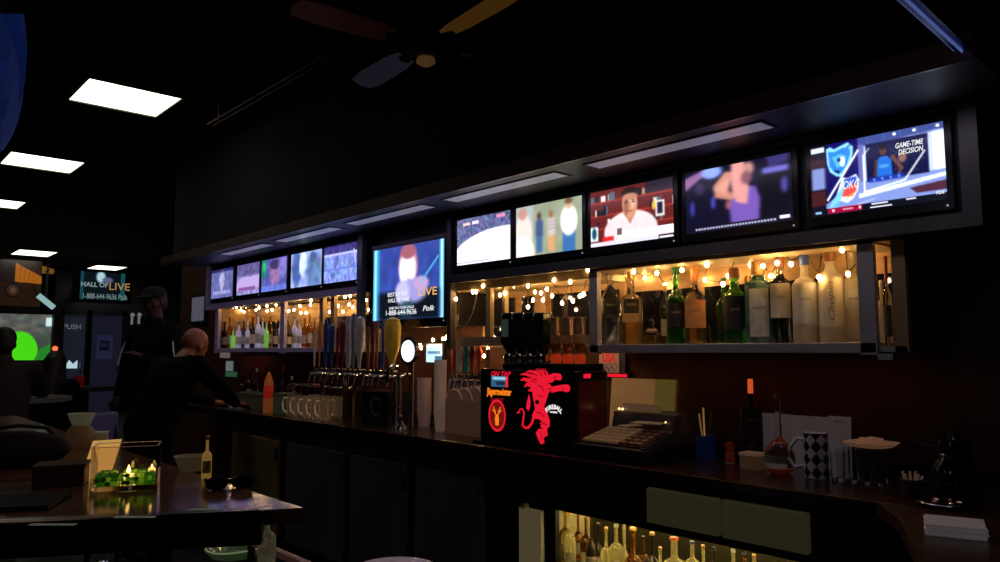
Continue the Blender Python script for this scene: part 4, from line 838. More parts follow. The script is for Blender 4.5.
# emblem traced as flat lettering-like shapes on the front face (coordinates on the face, metres)
U = lambda L: [((yc-aX(x, y, XM).y), aX(x, y, XM).z-1.15) for x, y in L]
K = lambda L: U([(480+x/5.106, 350+y/5.106) for x, y in L])
dv = []
dv.append(K([(268, 165), (285, 140), (320, 128), (350, 130), (352, 165), (368, 188), (352, 218), (342, 250), (328, 290), (300, 305), (282, 300), (284, 262), (270, 230), (264, 200)]))
dv.append(K([(284, 298), (328, 288), (345, 322), (352, 345), (340, 372), (318, 366), (300, 352), (272, 352), (266, 332)]))       # hip and thigh
dv.append(K([(344, 330), (357, 358), (356, 392), (338, 404), (314, 398), (306, 372), (330, 366)]))                              # knee
dv.append(K([(300, 402), (344, 402), (330, 420), (346, 436), (326, 448), (330, 474), (312, 483), (298, 456), (286, 424)]))      # shin and foot
dv.append(K([(346, 150), (350, 128), (378, 118), (412, 122), (420, 138), (412, 156), (400, 146), (384, 150), (372, 164), (352, 170)]))   # snout
dv.append(K([(352, 208), (360, 188), (396, 182), (430, 176), (450, 176), (462, 190), (458, 210), (440, 216), (420, 208), (390, 212), (366, 220)]))  # arm and fist
dv.append(K([(252, 222), (258, 262), (257, 292), (248, 312), (236, 296), (240, 266)]))
for L, w in (([(290, 165), (262, 178), (238, 176), (226, 190)], [.03, .024, .016, .003]), ([(284, 150), (250, 156), (222, 148), (208, 156)], [.03, .022, .015, .003]), ([(296, 138), (262, 134), (232, 122), (206, 126)], [.026, .02, .013, .003]),
             ([(310, 132), (286, 116), (256, 108), (236, 112)], [.022, .016, .012, .003]), ([(330, 132), (316, 112), (298, 106)], [.018, .014, .003]), ([(346, 134), (342, 116), (330, 108)], [.016, .012, .003]), ([(276, 190), (258, 206), (246, 208)], [.022, .014, .003]),
             ([(276, 338), (266, 372), (250, 394), (232, 398), (218, 384), (222, 350), (226, 318), (216, 300), (204, 304), (192, 322)], [.016, .014, .013, .013, .013, .012, .010, .009, .007, .002]),
             ([(206, 318), (192, 318), (188, 326)], [.006, .007, .002])):
    dv += stroke(K(L), w)
flat(dv, (-.001, 0, .18), RV, UV, (1, 0, 0), redg, t, 'devil_emblem')
dk_ = [K(circ(293, 266, 11, 12)), K([(372, 140), (392, 134), (388, 142)])]
for L, w in (([(352, 172), (372, 168), (388, 160)], .006), ([(262, 165), (276, 150), (290, 152), (288, 164), (278, 164)], .004), ([(240, 144), (256, 136), (266, 144)], .0035), ([(268, 122), (284, 124), (292, 132)], .0035), ([(350, 200), (366, 196), (360, 212), (372, 216)], .004), ([(420, 186), (428, 196), (424, 206)], .003), ([(290, 318), (316, 326), (330, 344)], .0035), ([(306, 380), (330, 376), (344, 384)], .0035), ([(310, 420), (318, 440), (316, 460)], .003), ([(296, 180), (318, 190), (330, 212)], .004), ([(300, 232), (322, 238)], .0035)):
    dk_ += stroke(K(L), w)
flat(dk_, (-.0018, 0, .18), RV, UV, (1, 0, 0), mach, t, 'emblem_detail')
# FIREBALL arc lettering
c_ = U([(554, 414)])[0]
word = 'FIREBALL'
for i, ch in enumerate(word):
    a = R(62-124*i/(len(word)-1)); rr = .052
    o2 = Vector((-.0015, 0, .18))+Vector(RV)*(c_[0]+rr*math.sin(-a)*1.0)+Vector(UV)*(c_[1]+rr*math.cos(a)*.62)
    ca, sa = math.cos(a*.6), math.sin(a*.6)
    text(ch, .028, wht, t, o2, Vector(RV)*ca+Vector(UV)*sa, Vector(UV)*ca-Vector(RV)*sa, 'letter', bold=.0012)
text('WHISKY', .011, wht, t, Vector((-.0015, 0, .18))+Vector(RV)*c_[0]+Vector(UV)*(c_[1]+.008), RV, UV, 'lettering', bold=.0006, w=.055)
text('ICE COLD', .02, redg, t, FP(541, 370.5, -.0015), RV, UV, 'neon_lettering', bold=.0006, w=.07)
q = FP(560, 374.5, -.0)
flat([[(.05, -.010), (.10, -.010), (.103, .010), (.052, .010)]], (0, -hw-.003, hh-.025), (1, 0, 0), UV, (0, -1, 0), redg, t, 'red_badge')
# upside-down bottles on top
zc_ = zF+.032
def inv_bottle(lab, loc, h, w, m_, capm, label, group, sq, liquid=None):
    t = thing('inverted_bottle', lab, 'bottle', loc, 0, group)
    rn = w*.28
    prof = [(rn, 0), (rn*1.05, h*.12), (rn*1.3, h*.16), (w*.46, h*.27), (w*.5, h*.32), (w*.5, h*.97), (w*.44, h)]
    obj('glass_body', MB().lathe(prof, n=24, pz=[2, 2, 2]+[sq]*4), m_, t, True)
    obj('pour_collar', MB().lathe([(rn*1.5, -.03), (rn*1.7, -.01), (rn*1.5, h*.07)], n=20), capm, t, True)
    if liquid: obj('liquor', MB().lathe([(0, h*.1), (rn*.85, h*.12), (rn*1.1, h*.17), (w*.42, h*.28), (w*.40, h*.34), (0, h*.341)], n=20), liquid, t, True)
    if label: obj('label_band', MB().bb(-w*.5-.001, -w*.5, -w*.3, w*.3, h*.45, h*.85), label, t)
    return t
lg = mat('jager_label', (.05, .09, .05), .5, em=(.08, .11, .09), es=.2)
for i in range(4):
    X = XM+.13; px = 511+i*10.7
    p = aX(px, 352, X); top = aX(px, 313, X).z
    o = inv_bottle(['leftmost upside-down dark green square liqueur bottle on the shot machines', 'second upside-down dark green liqueur bottle from the left', 'third upside-down dark green liqueur bottle from the left', 'fourth upside-down dark green liqueur bottle, next to the clear ones'][i], (X, p.y, zc_+.03), top-zc_-.03, .088, g_dgreen, chrome, lg if i == 0 else None, 'upside-down dark green bottles', 6)
for i in range(3):
    X = XM+.13+.02*(i % 2); px = 556+i*12
    p = aX(px, 352, X); top = aX(px, 317, X).z
    inv_bottle(['leftmost upside-down clear bottle of amber whisky', 'middle upside-down clear bottle of amber whisky', 'rightmost upside-down clear bottle of amber whisky'][i], (X, p.y, zc_+.03), top-zc_-.03, .058, mat('glass_whisky', (.93, .75, .55), .05, tr=.95), mat('collar_red', (.55, .05, .02), .3, em=(.8, .06, .01), es=.25), None, 'upside-down clear whisky bottles', 2, liq_amber)
# red strip light and USA sign
p0, p1 = aX(608, 375.5, 3.06), aX(627, 375.5, 3.06)
t = thing('red_strip_light', 'short glowing red strip under the rings sign', 'light', ((p0+p1)/2))
obj('tube', MB().bb(-.004, .0, -(p0.y-p1.y)/2, (p0.y-p1.y)/2, -.008, .008), redg, t)
obj('housing', MB().bb(0, .038, -(p0.y-p1.y)/2-.01, (p0.y-p1.y)/2+.01, -.012, .012), blackm, t)
p0, p1 = aX(599, 353, XW-.02), aX(619, 376, XW-.02)
t = thing('rings_sign', 'small pale poster with red USA lettering above five interlocked rings', 'poster', ((p0+p1)/2))
hw, hh = (p0.y-p1.y)/2, (p0.z-p1.z)/2
paper = mat('poster_paper', (.58, .38, .30), .7, em=(.6, .35, .26), es=.10)
obj('sheet', MB().bb(0, .004, -hw, hw, -hh, hh), paper, t)
text('USA', .062, mat('poster_red', (.7, .03, .03), .5, em=(.8, .02, .02), es=.4), t, (-.001, 0, hh*.55), RV, UV, 'lettering', bold=.003, w=hw*1.4)
rings = []
for cx, cy in ((-.036, 0), (0, 0), (.036, 0), (-.018, -.018), (.018, -.018)):
    rings += [[(cx+.017*math.cos(a), cy+.017*math.sin(a)), (cx+.017*math.cos(b), cy+.017*math.sin(b)), (cx+.0145*math.cos(b), cy+.0145*math.sin(b)), (cx+.0145*math.cos(a), cy+.0145*math.sin(a))] for a, b in [(2*math.pi*i/16, 2*math.pi*(i+1)/16) for i in range(16)]]
flat(rings, (-.001, 0, -hh*.2), RV, UV, (1, 0, 0), ink, t, 'ring_emblem')
p = aX(623, 363, XW-.02)
tag(obj('wall_switch_panel', MB().bb(-.0, .018, -.015, .015, -.05, .05), mat('panel_blue', (.08, .08, .16), .4), None, loc=p, bevel=.002), 'narrow bluish plate on the wall right of the rings poster', 'switch')
# ================================================================== COUNTER TOP THINGS
ZT = .97
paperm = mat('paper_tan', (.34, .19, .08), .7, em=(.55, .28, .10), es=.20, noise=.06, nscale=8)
# cash register
t = thing('cash_register', 'dark sloping cash register with tan keypad beside the red lit machine', 'cash register', (2.60, 2.135, ZT), 0)
yA, yB = .18, -.17
obj('drawer_base', MB().bb(-.05, .34, yB-.02, yA+.02, 0, .06), black, t, bevel=.005)
kb = MB(); kb.prism([(-.05, yA, .06), (.20, yA, .12), (.22, yA, .19), (.33, yA, .20), (.33, yA, .06)], (0, yB-yA, 0))
obj('housing', kb, mat('register_grey', (.09, .07, .06), .35), t, bevel=.004)
sl = Matrix.Translation((.075, (yA+yB)/2, .0945)) @ Matrix.Rotation(-math.atan2(.06, .25), 4, 'Y')
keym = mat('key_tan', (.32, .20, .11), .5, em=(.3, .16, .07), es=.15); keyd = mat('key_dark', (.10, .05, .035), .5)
kp = obj('keypad', MB().box((0, 0, 0), (.21, .34, .006), 0, sl), keyd, t)
for i in range(5):
    for j in range(8): obj('key', MB().box((-.08+.04*i, -.145+.041*j, .006), (.03, .032, .010), 0, sl), keym if j > 2 else mat('key_brown', (.20, .10, .06), .5), kp)
obj('display', MB().box((.225, 0.02, .215), (.02, .2, .035)), mat('display_dim', (.12, .08, .05), .2, em=(.2, .11, .05), es=.3), t)
rc = MB().box((.17, -.06, .155), (.09, .14, .004), .25).box((.14, .02, .14), (.10, .05, .004), -.3)
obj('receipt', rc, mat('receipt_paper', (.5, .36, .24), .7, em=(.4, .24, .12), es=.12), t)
obj('glint_light', MB().ell((.2, .13, .205), .006).ell((.2, .11, .205), .006).ell((.2, -.13, .16), .004), glow('warm_glint', (1, .6, .25), 2.5), t, True)  # small glowing beads put in for glints on the register
# document board behind it
p0, p1 = aX(607, 378, 3.0), aX(672, 418, 3.0)
t = thing('menu_board', 'tan double page document propped on the counter behind the cash register', 'menu', (3.0, (p0.y+p1.y)/2, ZT))
hw = (p0.y-p1.y)/2; zt_ = p0.z-ZT
for a_, b_, m_ in ((-.38*hw, hw, paperm), (-hw, -.38*hw, mat('paper_olive', (.22, .18, .05), .7, em=(.36, .28, .06), es=.15))):
    obj('page', MB().prism([(0, a_, .0), (0, b_, .0), (.04, b_, zt_), (.04, a_, zt_)], (.004, 0, 0)), m_, t)
lines = [[(x, y), (x+w, y), (x+w, y+.004), (x, y+.004)] for k in range(7) for x, y, w in ((-.12, .24-.024*k, .20-.02*(k % 3)),)]
flat(lines, (.022, 0.02, .0), RV, (0.18, 0, 1), (1, 0, 0), mat('print_faint', (.35, .2, .1), .7), t, 'printed_lines')
obj('edge_frame', MB().prism([(.0, -hw-.012, 0), (.0, -hw, 0), (.04, -hw, zt_), (.04, -hw-.012, zt_)], (.006, 0, 0)), mat('frame_tan', (.6, .4, .2), .5), t)
# pen cup
t = thing('pen_cup', 'dark blue cup full of pens right of the register', 'cup', (2.97, aX(706, 450, 2.97).y, ZT))
obj('cup_body', MB().lathe([(.038, 0), (.042, .005), (.043, .10), (.04, .10), (.037, .01), (0, .008)]), mat('cup_navy', (.012, .022, .08), .35, em=(.01, .03, .14), es=.05), t, True)
for i, (dx, dy, hgt, m_) in enumerate(((.01, .025, .2, paperm), (-.01, .0, .23, mat('pen_amber', (.7, .35, .1), .4, em=(.6, .3, .1), es=.3)), (.0, -.02, .22, mat('pen_green', (.15, .3, .1), .4)), (.015, -.01, .19, foam), (-.015, .015, .17, black))):
    s_ = thing('pen', ['brown pen leaning left in the blue cup', 'tall amber pen in the blue cup', 'green pen leaning right in the blue cup', 'short pale pen in the blue cup', 'black pen in the blue cup'][i], 'pen', (2.97, aX(706, 450, 2.97).y, ZT+.012), 0, 'pens in the blue cup')
    obj('barrel', MB().cone((dx*.5, dy*.5, 0), (dx*1.4, dy*1.6, hgt-.02), .004, n=8), m_, s_, True); obj('tip', MB().cone((dx*1.4, dy*1.6, hgt-.02), (dx*1.5, dy*1.75, hgt-.004), .0035, .002, 8), black, s_, True)
# dark pliers-like opener left of cup, red tin, boxes
t = thing('salt_shaker', 'small dark shaker with red top between the pen cup and the square box', 'shaker', (2.9, aX(730, 455, 2.9).y, ZT))
obj('body', MB().lathe([(.018, 0), (.022, .01), (.02, .04), (.014, .05)]), mat('shaker_red', (.28, .03, .02), .4, em=(.3, .03, .01), es=.04), t, True)
obj('top', MB().lathe([(.016, .05), (.02, .06), (.018, .085), (0, .09)]), mat('shaker_red'), t, True)
obj('white_base', MB().lathe([(.02, -.0), (.0205, .006), (.02, .008)]), cap_white, t)
p = aZ(748, 470)
t = thing('coaster_box', 'small cream square box in front of the dark whiskey bottle', 'box', (p.x+.04, p.y, ZT), 0)
obj('body', MB().bb(-.035, .035, -.04, .04, 0, .055), mat('box_cream', (.25, .14, .08), .6, em=(.35, .17, .08), es=.05), t, bevel=.003)
obj('lid', MB().bb(-.037, .037, -.042, .042, .055, .066), mat('box_lid', (.38, .26, .17), .6, em=(.45, .26, .14), es=.10), t)
bottle('black whiskey bottle with arched white label and glowing orange capsule', (2.98, aX(752, 440, 2.98).y, ZT), aX(752, 379, 2.98).z-ZT, .046, body=g_dark, cap=mat('cap_hot_orange', (.8, .15, .04), .4, em=(.9, .12, .03), es=.6), label=lab_dark, lz=(.3, .66), txt='Old No.7', tm=ink_pale, p=3.6, neck=.34, capf=.17, rn=.19)
# white boards
for i, (a_, b_, top, bot, X, lab) in enumerate(((760, 790, 413, 469, 3.0, 'white upright card leaning behind the round flask'), (786, 832, 415, 470, 3.03, 'larger white upright card behind the diamond patterned mug'), (826, 851, 416, 470, 3.05, 'narrow printed white card left of the stacked glasses'))):
    p0, p1 = aX(a_, top, X), aX(b_, bot, X); hw = (p0.y-p1.y)/2
    t = thing('upright_card', lab, 'card', (X, (p0.y+p1.y)/2, ZT), 0, 'white cards leaning on the wall')
    obj('sheet', MB().prism([(0, -hw, 0), (0, hw, 0), (.02, hw, p0.z-ZT), (.02, -hw, p0.z-ZT)], (.003, 0, 0)), mat('card_white', (.42, .36, .36), .6, em=(.34, .28, .30), es=.07, noise=.06, nscale=6), t)
    if i == 2: text('MENU', .016, ink, t, (.014, 0, (p0.z-ZT)*.9), RV, UV, 'lettering', w=hw*1)
# round flask
t = thing('round_flask', 'round clear flask bottle with slim neck and red liquid at the bottom', 'bottle', (2.80, aX(780, 470, 2.80).y, ZT))
hF = aX(780, 394, 2.8).z-ZT
obj('glass_body', MB().lathe([(.03, 0), (.05, .012), (.057, .05), (.054, .085), (.035, .115), (.014, .135), (.011, .15), (.010, hF-.03), (.014, hF-.028)]), g_clear, t, True)
obj('liquor', MB().lathe([(.028, .004), (.046, .014), (.048, .022), (0, .023)]), mat('liquor_red', (.7, .06, .02), .2, em=(.5, .05, .01), es=.03), t, True)
obj('band', MB().lathe([(.0575, .045), (.057, .075)], close=False), mat('band_olive', (.22, .22, .12), .6), t, True)
obj('stopper', MB().lathe([(.012, hF-.03), (.017, hF-.02), (.015, hF), (0, hF)]), cap_brown, t, True)
# diamond mug
t = thing('patterned_mug', 'tall black and white diamond patterned mug with white loop handle', 'mug', (2.80, aX(817, 478, 2.80).y, ZT), 0)
rM = .044; hM = aX(817, 433, 2.80).z-ZT
n_u, n_v = 112, 60; vs = []; fs = []; cl = []
for j in range(n_v+1):
    for i in range(n_u):
        a = 2*math.pi*i/n_u; vs.append((rM*math.cos(a)*(1 if j else .96), rM*math.sin(a)*(1 if j else .96), hM*j/n_v))
        u = i/n_u*7*2; v = j/n_v*3.5*2; d = (math.floor((u+v)/2)+math.floor((u-v)/2)) % 2
        cl.append((.015, .015, .02, 1) if d else (.85, .85, .85, 1))
for j in range(n_v):
    for i in range(n_u): fs.append((j*n_u+i, j*n_u+(i+1) % n_u, (j+1)*n_u+(i+1) % n_u, (j+1)*n_u+i))
fs.append(tuple(range(n_u))[::-1])
me = bpy.data.meshes.new('mug_body'); me.from_pydata(vs, [], fs); ca = me.color_attributes.new('Col', 'FLOAT_COLOR', 'POINT')
ca.data.foreach_set('color', np.array(cl, np.float32).ravel()); me.materials.append(vcol_mat('mug_pattern')); me.shade_smooth()
mb_ = bpy.data.objects.new('mug_body', me); col.objects.link(mb_); mb_.parent = t
obj('inner_wall', MB().lathe([(.0, .01), (rM*.9, .012), (rM*.92, hM), (rM, hM+.001)]), mat('ceramic_white', (.85, .82, .80), .3), t, True)
hd = Vector((-.25, 1, 0)).normalized()
obj('handle', MB().tube([hd*(rM*.97)+Vector((0, 0, hM*.84)), hd*(rM+.022)+Vector((0, 0, hM*.86)), hd*(rM+.052)+Vector((0, 0, hM*.62)), hd*(rM+.058)+Vector((0, 0, hM*.40)), hd*(rM+.035)+Vector((0, 0, hM*.20)), hd*(rM*.97)+Vector((0, 0, hM*.26))], .008, 10), mat('ceramic_white'), t, True)
# glasses
def tumbler(lab, loc, r, h, group=None, name='drinking_glass', m_=None):
    t = thing(name, lab, 'glass', loc, 0, group)
    obj('glass_body', MB().lathe([(r*.75, 0), (r*.8, .004), (r, h), (r*.94, h), (r*.74, .012), (0, .010)], n=20), m_ or g_clear, t, True); return t
labs = ['stemless clear glass nearest the patterned mug, front row', 'clear glass second in the front row under the tray', 'clear glass third in the front row under the tray', 'clear glass at the right end of the front row', 'clear glass in the back row nearest the printed card', 'clear glass second in the back row under the tray', 'clear glass third in the back row under the tray', 'clear glass at the right end of the back row']
for i in range(8):
    px = 838+13*(i % 4); X = 2.80 if i < 4 else 2.90
    if i >= 4: px += 5
    tumbler(labs[i], (X, aX(px, 478, X).y, ZT), .026, .125 if i % 4 else .105, 'clear glasses beside the patterned mug')
q = aX(872, 440, 2.86)
t = thing('serving_tray', 'pale shallow tray lying on top of the clear glasses', 'tray', (2.85, q.y, ZT+.127))
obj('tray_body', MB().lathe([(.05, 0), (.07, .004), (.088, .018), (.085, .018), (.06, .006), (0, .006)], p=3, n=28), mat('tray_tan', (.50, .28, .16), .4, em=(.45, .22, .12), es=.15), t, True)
t = thing('folded_napkin', 'crumpled tan napkin with reddish glints lying on the tray', 'napkin', (2.85, q.y, ZT+.134))
nb = MB().ell((0, 0, .012), (.055, .05, .015), 14)
for v in nb.b.verts: v.co.z += .006*math.sin(v.co.x*140)*math.cos(v.co.y*110)
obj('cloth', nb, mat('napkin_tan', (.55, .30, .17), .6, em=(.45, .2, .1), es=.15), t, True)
# straw cup
t = thing('straw_cup', 'dim cup holding upright paper straws', 'cup', (2.66, aX(912, 498, 2.66).y, ZT))
obj('cup_body', MB().lathe([(.025, 0), (.028, .004), (.034, .06), (.032, .06), (.024, .008), (0, .006)]), mat('cup_dim', (.10, .07, .05), .3, tr=.3), t, True)
sm = mat('straw_tan', (.42, .30, .22), .6, em=(.3, .18, .12), es=.10)
for i, (dx, dy, h_) in enumerate(((.01, .02, .09), (-.012, .008, .085), (.0, -.01, .095), (.012, -.02, .08), (-.008, -.018, .088), (.008, .004, .092))):
    s_ = thing('paper_straw', 'tan paper straw standing in the dim straw cup', 'straw', (2.66+dx*.6, aX(912, 498, 2.66).y+dy*.6, ZT+.01), 0, 'straws in the straw cup')
    s_b = obj('tube', MB().cone((0, 0, 0), (dx*.7, dy*.9, h_-.02), .004, n=8), sm, s_, True)
# coffee pot
t = thing('coffee_pot', 'glossy black coffee pot with round glass belly near the right edge', 'coffee pot', (2.80, aX(957, 490, 2.80).y, ZT))
cg = mat('pot_black', (.012, .010, .014), .06)
obj('belly', MB().lathe([(.05, 0), (.068, .015), (.075, .05), (.068, .095), (.048, .125), (.045, .15), (.052, .165)]), cg, t, True)
obj('lid', MB().lathe([(.053, .165), (.05, .18), (.02, .19), (.016, .205), (0, .21)]), cg, t, True)
obj('handle', MB().tube([(-.03, .05, .155), (-.04, .10, .16), (-.045, .115, .10), (-.04, .09, .04), (-.03, .065, .035)], .009, 10), blackm, t, True)
obj('collar', MB().lathe([(.047, .128), (.05, .132), (.047, .138)]), chrome, t, True)
t = thing('small_plate', 'small steel dish with sparkling foil in front of the coffee pot', 'plate', (2.60, aX(948, 506, 2.60).y, ZT))
obj('dish', MB().lathe([(.05, 0), (.055, .004), (.088, .012), (.086, .014), (.05, .006), (0, .006)]), mat('dish_steel', (.35, .33, .35), .2, 1), t, True)
for i in range(5):
    a_ = i*1.26; s_ = thing('foil_packet', 'tiny shiny foil packet lying on the steel dish', 'packet', (2.60+.035*math.cos(a_), aX(948, 506, 2.60).y+.035*math.sin(a_), ZT+.0075), a_, 'foil packets on the dish')
    obj('wrapper', MB().ell((0, 0, .006), (.016, .011, .006), 10), mat('foil', (.8, .6, .45), .15, 1), s_, True)
# near right counter leg with napkins
pl = [aZ(868, 506), aZ(905, 540), aZ(925, 600), aZ(1080, 640), aZ(1120, 560)]
P = [(2.5, 1.0), (2.3, .86), (2.05, .74), (1.6, .50), (1.5, -.6), (2.5, -.6)]
t = thing('side_counter', 'dark brown counter leg turning toward the viewer at the right edge', 'counter')
obj('worktop', MB().prism([(x, y, .93) for x, y in P], (0, 0, .0395)), mat('side_wood', (.06, .026, .016), .3, noise=.3, nscale=5), t)
obj('front_panel', MB().prism([(x, y, 0) for x, y in [(2.5, .9), (2.3, .78), (2.08, .68), (1.7, .44), (1.6, -.6), (2.5, -.6)]], (0, 0, .93)), blackm, t)
t = thing('back_counter_extension', 'dark continuation of the back counter behind the coffee pot', 'counter')
obj('worktop', MB().bb(2.505, XW-.001, -.6, .595, .93, .97), cwood, t); obj('body', MB().bb(2.54, XW-.001, -.6, .58, 0, .93), blackm, t)
pn = aZ(955, 533)
for i in range(7):
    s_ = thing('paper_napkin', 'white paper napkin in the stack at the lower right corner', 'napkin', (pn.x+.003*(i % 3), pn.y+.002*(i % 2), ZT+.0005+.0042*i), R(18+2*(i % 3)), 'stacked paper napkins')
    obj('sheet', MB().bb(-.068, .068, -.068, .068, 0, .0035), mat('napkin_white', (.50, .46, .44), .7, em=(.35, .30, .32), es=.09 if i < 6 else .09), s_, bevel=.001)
# ------------------------------------------------------------------ left end of the back counter
G = 'bottles and squeeze bottles at the far left end of the counter'
for px, top, w, g_, cp, lb_, X in ((243, 372, 6, g_dark, cap_white, 'dark bottle leftmost on the far end of the counter', 2.8), (250, 366, 7, g_dark, cap_blue, 'dark bottle with pour spout, second on the far counter end', 2.85), (257, 368, 6, g_clear, cap_white, 'clear bottle with pour spout on the far counter end', 2.8), (283, 366, 7, g_dark, cap_red, 'dark bottle with orange-red top on the far counter end', 2.8), (292, 376, 6, g_clear, cap_white, 'clear bottle left of the beer mugs', 2.75), (276, 372, 6, g_dark, cap_black, 'black bottle right of the orange squeeze bottle', 2.85)):
    p = aX(px, top, X); bottle(lb_, (X, p.y, ZT), p.z-ZT, w/2*dep(p)/750, body=g_, cap=cp, spout=g_ is g_dark and cp is not cap_red, label=None if cp is cap_black else lab_silver, neck=.34, group=G)
t = thing('squeeze_bottle', 'tall orange and red squeeze bottle on the far end of the counter', 'bottle', (2.62, aX(268, 410, 2.62).y, ZT))
hS = aX(268, 372, 2.62).z-ZT; so = mat('squeeze_orange', (.45, .13, .02), .4, em=(.6, .16, .03), es=.14); sr = mat('squeeze_red', (.5, .03, .02), .4, em=(.6, .03, .02), es=.18)
obj('body', MB().lathe([(.034, 0), (.038, .01), (.038, hS*.35), (.038, hS*.35)]), so, t, True)
obj('upper_body', MB().lathe([(.038, hS*.35), (.038, hS*.6), (.03, hS*.66)]), sr, t, True)
obj('nozzle', MB().lathe([(.034, hS*.66), (.036, hS*.72), (.03, hS*.8), (.008, hS), (0, hS)]), so, t, True)
for nm, a_, b_, top, X, c_, lb_ in (('caddy_box', 236, 260, 392, 2.66, (.10, .08, .05), 'olive tan box left of the orange squeeze bottle'), ('caddy_box', 273, 283, 393, 2.60, (.14, .16, .09), 'greenish box right of the orange squeeze bottle')):
    p0, p1 = aX(a_, top, X), aX(b_, top, X)
    t = thing(nm, lb_, 'box', (X, (p0.y+p1.y)/2, ZT)); hw = (p0.y-p1.y)/2
    obj('body', MB().bb(0, .15, -hw, hw, 0, p0.z-ZT-.02), mat('box_%d' % a_, c_, .6, em=c_, es=.04), t, bevel=.004); obj('rim', MB().bb(-.004, .154, -hw-.004, hw+.004, p0.z-ZT-.02, p0.z-ZT), mat('box_rim%d' % a_, tuple(x*1.3 for x in c_), .5), t)
# papers by the bald man's hands
p = aZ(232, 408)
t = tag(obj('paper_sheet', MB().box((0, 0, .002), (.16, .30, .003), .1), mat('card_white'), None, loc=(2.72, p.y, ZT)), 'pale sheet lying on the counter under the bald man\'s hands', 'paper')
# notices on the rust wall below the far shelf
for a_, b_, t0, t1, c_, lb_ in ((220, 229, 352.5, 358, (.35, .30, .30), 'small pale note taped just under the far shelf'), (226, 232, 361, 371, (.35, .48, .45), 'small teal-white card on the rust wall under the far shelf'), (225.5, 236, 371.5, 377, (.06, .25, .12), 'small green sticker below the teal-white card')):
    p0, p1 = aX(a_, t0, XW-.012), aX(b_, t1, XW-.012); c0 = (p0+p1)/2
    tag(obj('wall_note', MB().bb(0, .01, -(p0.y-p1.y)/2, (p0.y-p1.y)/2, -(p0.z-p1.z)/2, (p0.z-p1.z)/2), mat('note%d' % a_, c_, .6, em=c_, es=.25), None, loc=c0), lb_, 'note')
# ================================================================== FRONT LEFT TABLE
ZB = 1.07
tabm = mat('table_gloss', (.24, .115, .05), .13, noise=.35, nscale=3, stretch=(1, 5, 1))
t = thing('bar_table', 'glossy brown high bar table in the left foreground', 'table')
TP = [(.88, 1.675), (.88, 5.2), (-.4, 5.2), (-.4, 2.37), (.30, 1.99), (.80, 1.713)]
obj('tabletop', MB().prism([(x, y, ZB-.035) for x, y in TP], (0, 0, .035)), tabm, t)
railm = mat('rail_blue_black', (.008, .011, .03), .25)
a = Vector((.80, 1.713, 0)); b = Vector((-.4, 2.37, 0)); dd = (b-a).normalized(); nn = Vector((-dd.y, dd.x, 0))
if nn.y > 0: nn = -nn
obj('edge_rail', MB().prism([a+nn*.0+Vector((0, 0, ZB-.07)), b+Vector((0, 0, ZB-.07)), b+nn*.045+Vector((0, 0, ZB-.07)), a+nn*.045+Vector((0, 0, ZB-.07))], (0, 0, .078)), railm, t, bevel=.006)
for x, y in ((.7, 2.1), (.7, 4.6), (-.2, 4.6), (-.2, 2.6)): obj('leg', MB().cone((x, y, 0), (x, y, ZB-.036), .035), blackm, t, True)
# pale reflections on the rail, painted as thin strips
for k, (px0, px1, py) in enumerate(((30, 76, 524.5), (115, 155, 517), (189, 219, 509.5))):
    a0, b0 = aZ(px0, py, ZB+.009), aZ(px1, py, ZB+.009)
    tag(obj('paper_strip', MB().box((0, 0, 0), ((b0-a0).length, .016, .001), math.atan2(b0.y-a0.y, b0.x-a0.x)), mat('strip_pale', (.30, .34, .28), .5, em=(.14, .16, .12), es=.2), None, loc=(a0+b0)/2), ['long pale paper strip stuck on the table rail near the left edge', 'pale paper strip on the table rail below the glass cube', 'pale paper strip on the table rail toward its right end'][k], 'paper strip', 'paper strips on the table rail')
# glass cube with candle and beads
v0, v1 = aZ(89, 494, ZB), aZ(157, 490, ZB)
cx, cy = (v0.x+v1.x)/2, (v0.y+v1.y)/2
rz = math.atan2(v1.y-v0.y, v1.x-v0.x); w = (v1-v0).length
n2 = Vector((-(v1-v0).y, (v1-v0).x, 0)).normalized(); n2 = n2 if n2.y > 0 else -n2
c0 = Vector((cx, cy, ZB+.001))+n2*(w*.36)
Hh = .116
t = thing('glass_vase', 'square clear glass vase holding green glass beads and a lit candle', 'vase', c0, rz)
wd = w*.34; th = .004; hx = w/2
vg = mat('vase_glass', (.98, .93, .88), .02, tr=1)
vb = MB(); vb.bb(-hx, hx, -wd, -wd+th, 0, Hh); vb.bb(-hx, hx, wd-th, wd, 0, Hh); vb.bb(-hx, -hx+th, -wd+th, wd-th, 0, Hh); vb.bb(hx-th, hx, -wd+th, wd-th, 0, Hh)
obj('glass_wall', vb, vg, t); obj('glass_base', MB().bb(-hx, hx, -wd, wd, 0, .014), vg, t)
obj('rim', MB().bb(-hx, hx, -wd, -wd+th, Hh, Hh+.0015).bb(-hx, hx, wd-th, wd, Hh, Hh+.0015).bb(-hx, -hx+th, -wd, wd, Hh, Hh+.0015).bb(hx-th, hx, -wd, wd, Hh, Hh+.0015), mat('rim_glint', (.45, .3, .2), .2, em=(.4, .22, .12), es=.12), t)
bead = [mat('bead_green', (.10, .32, .04), .12, tr=.5, em=(.06, .30, .01), es=.10), mat('bead_lime', (.35, .50, .07), .12, tr=.4, em=(.25, .42, .02), es=.22), mat('bead_dark', (.04, .16, .02), .12, em=(.02, .09, .01), es=.03)]
bd = []
for m_ in bead:
    o = obj('glass_bead', MB().ell((0, 0, 0), (.0078, .0078, .0058), 10), m_, None, True); bd.append(o)
rg = random.Random(5); k = 0
used_ = [False]*3
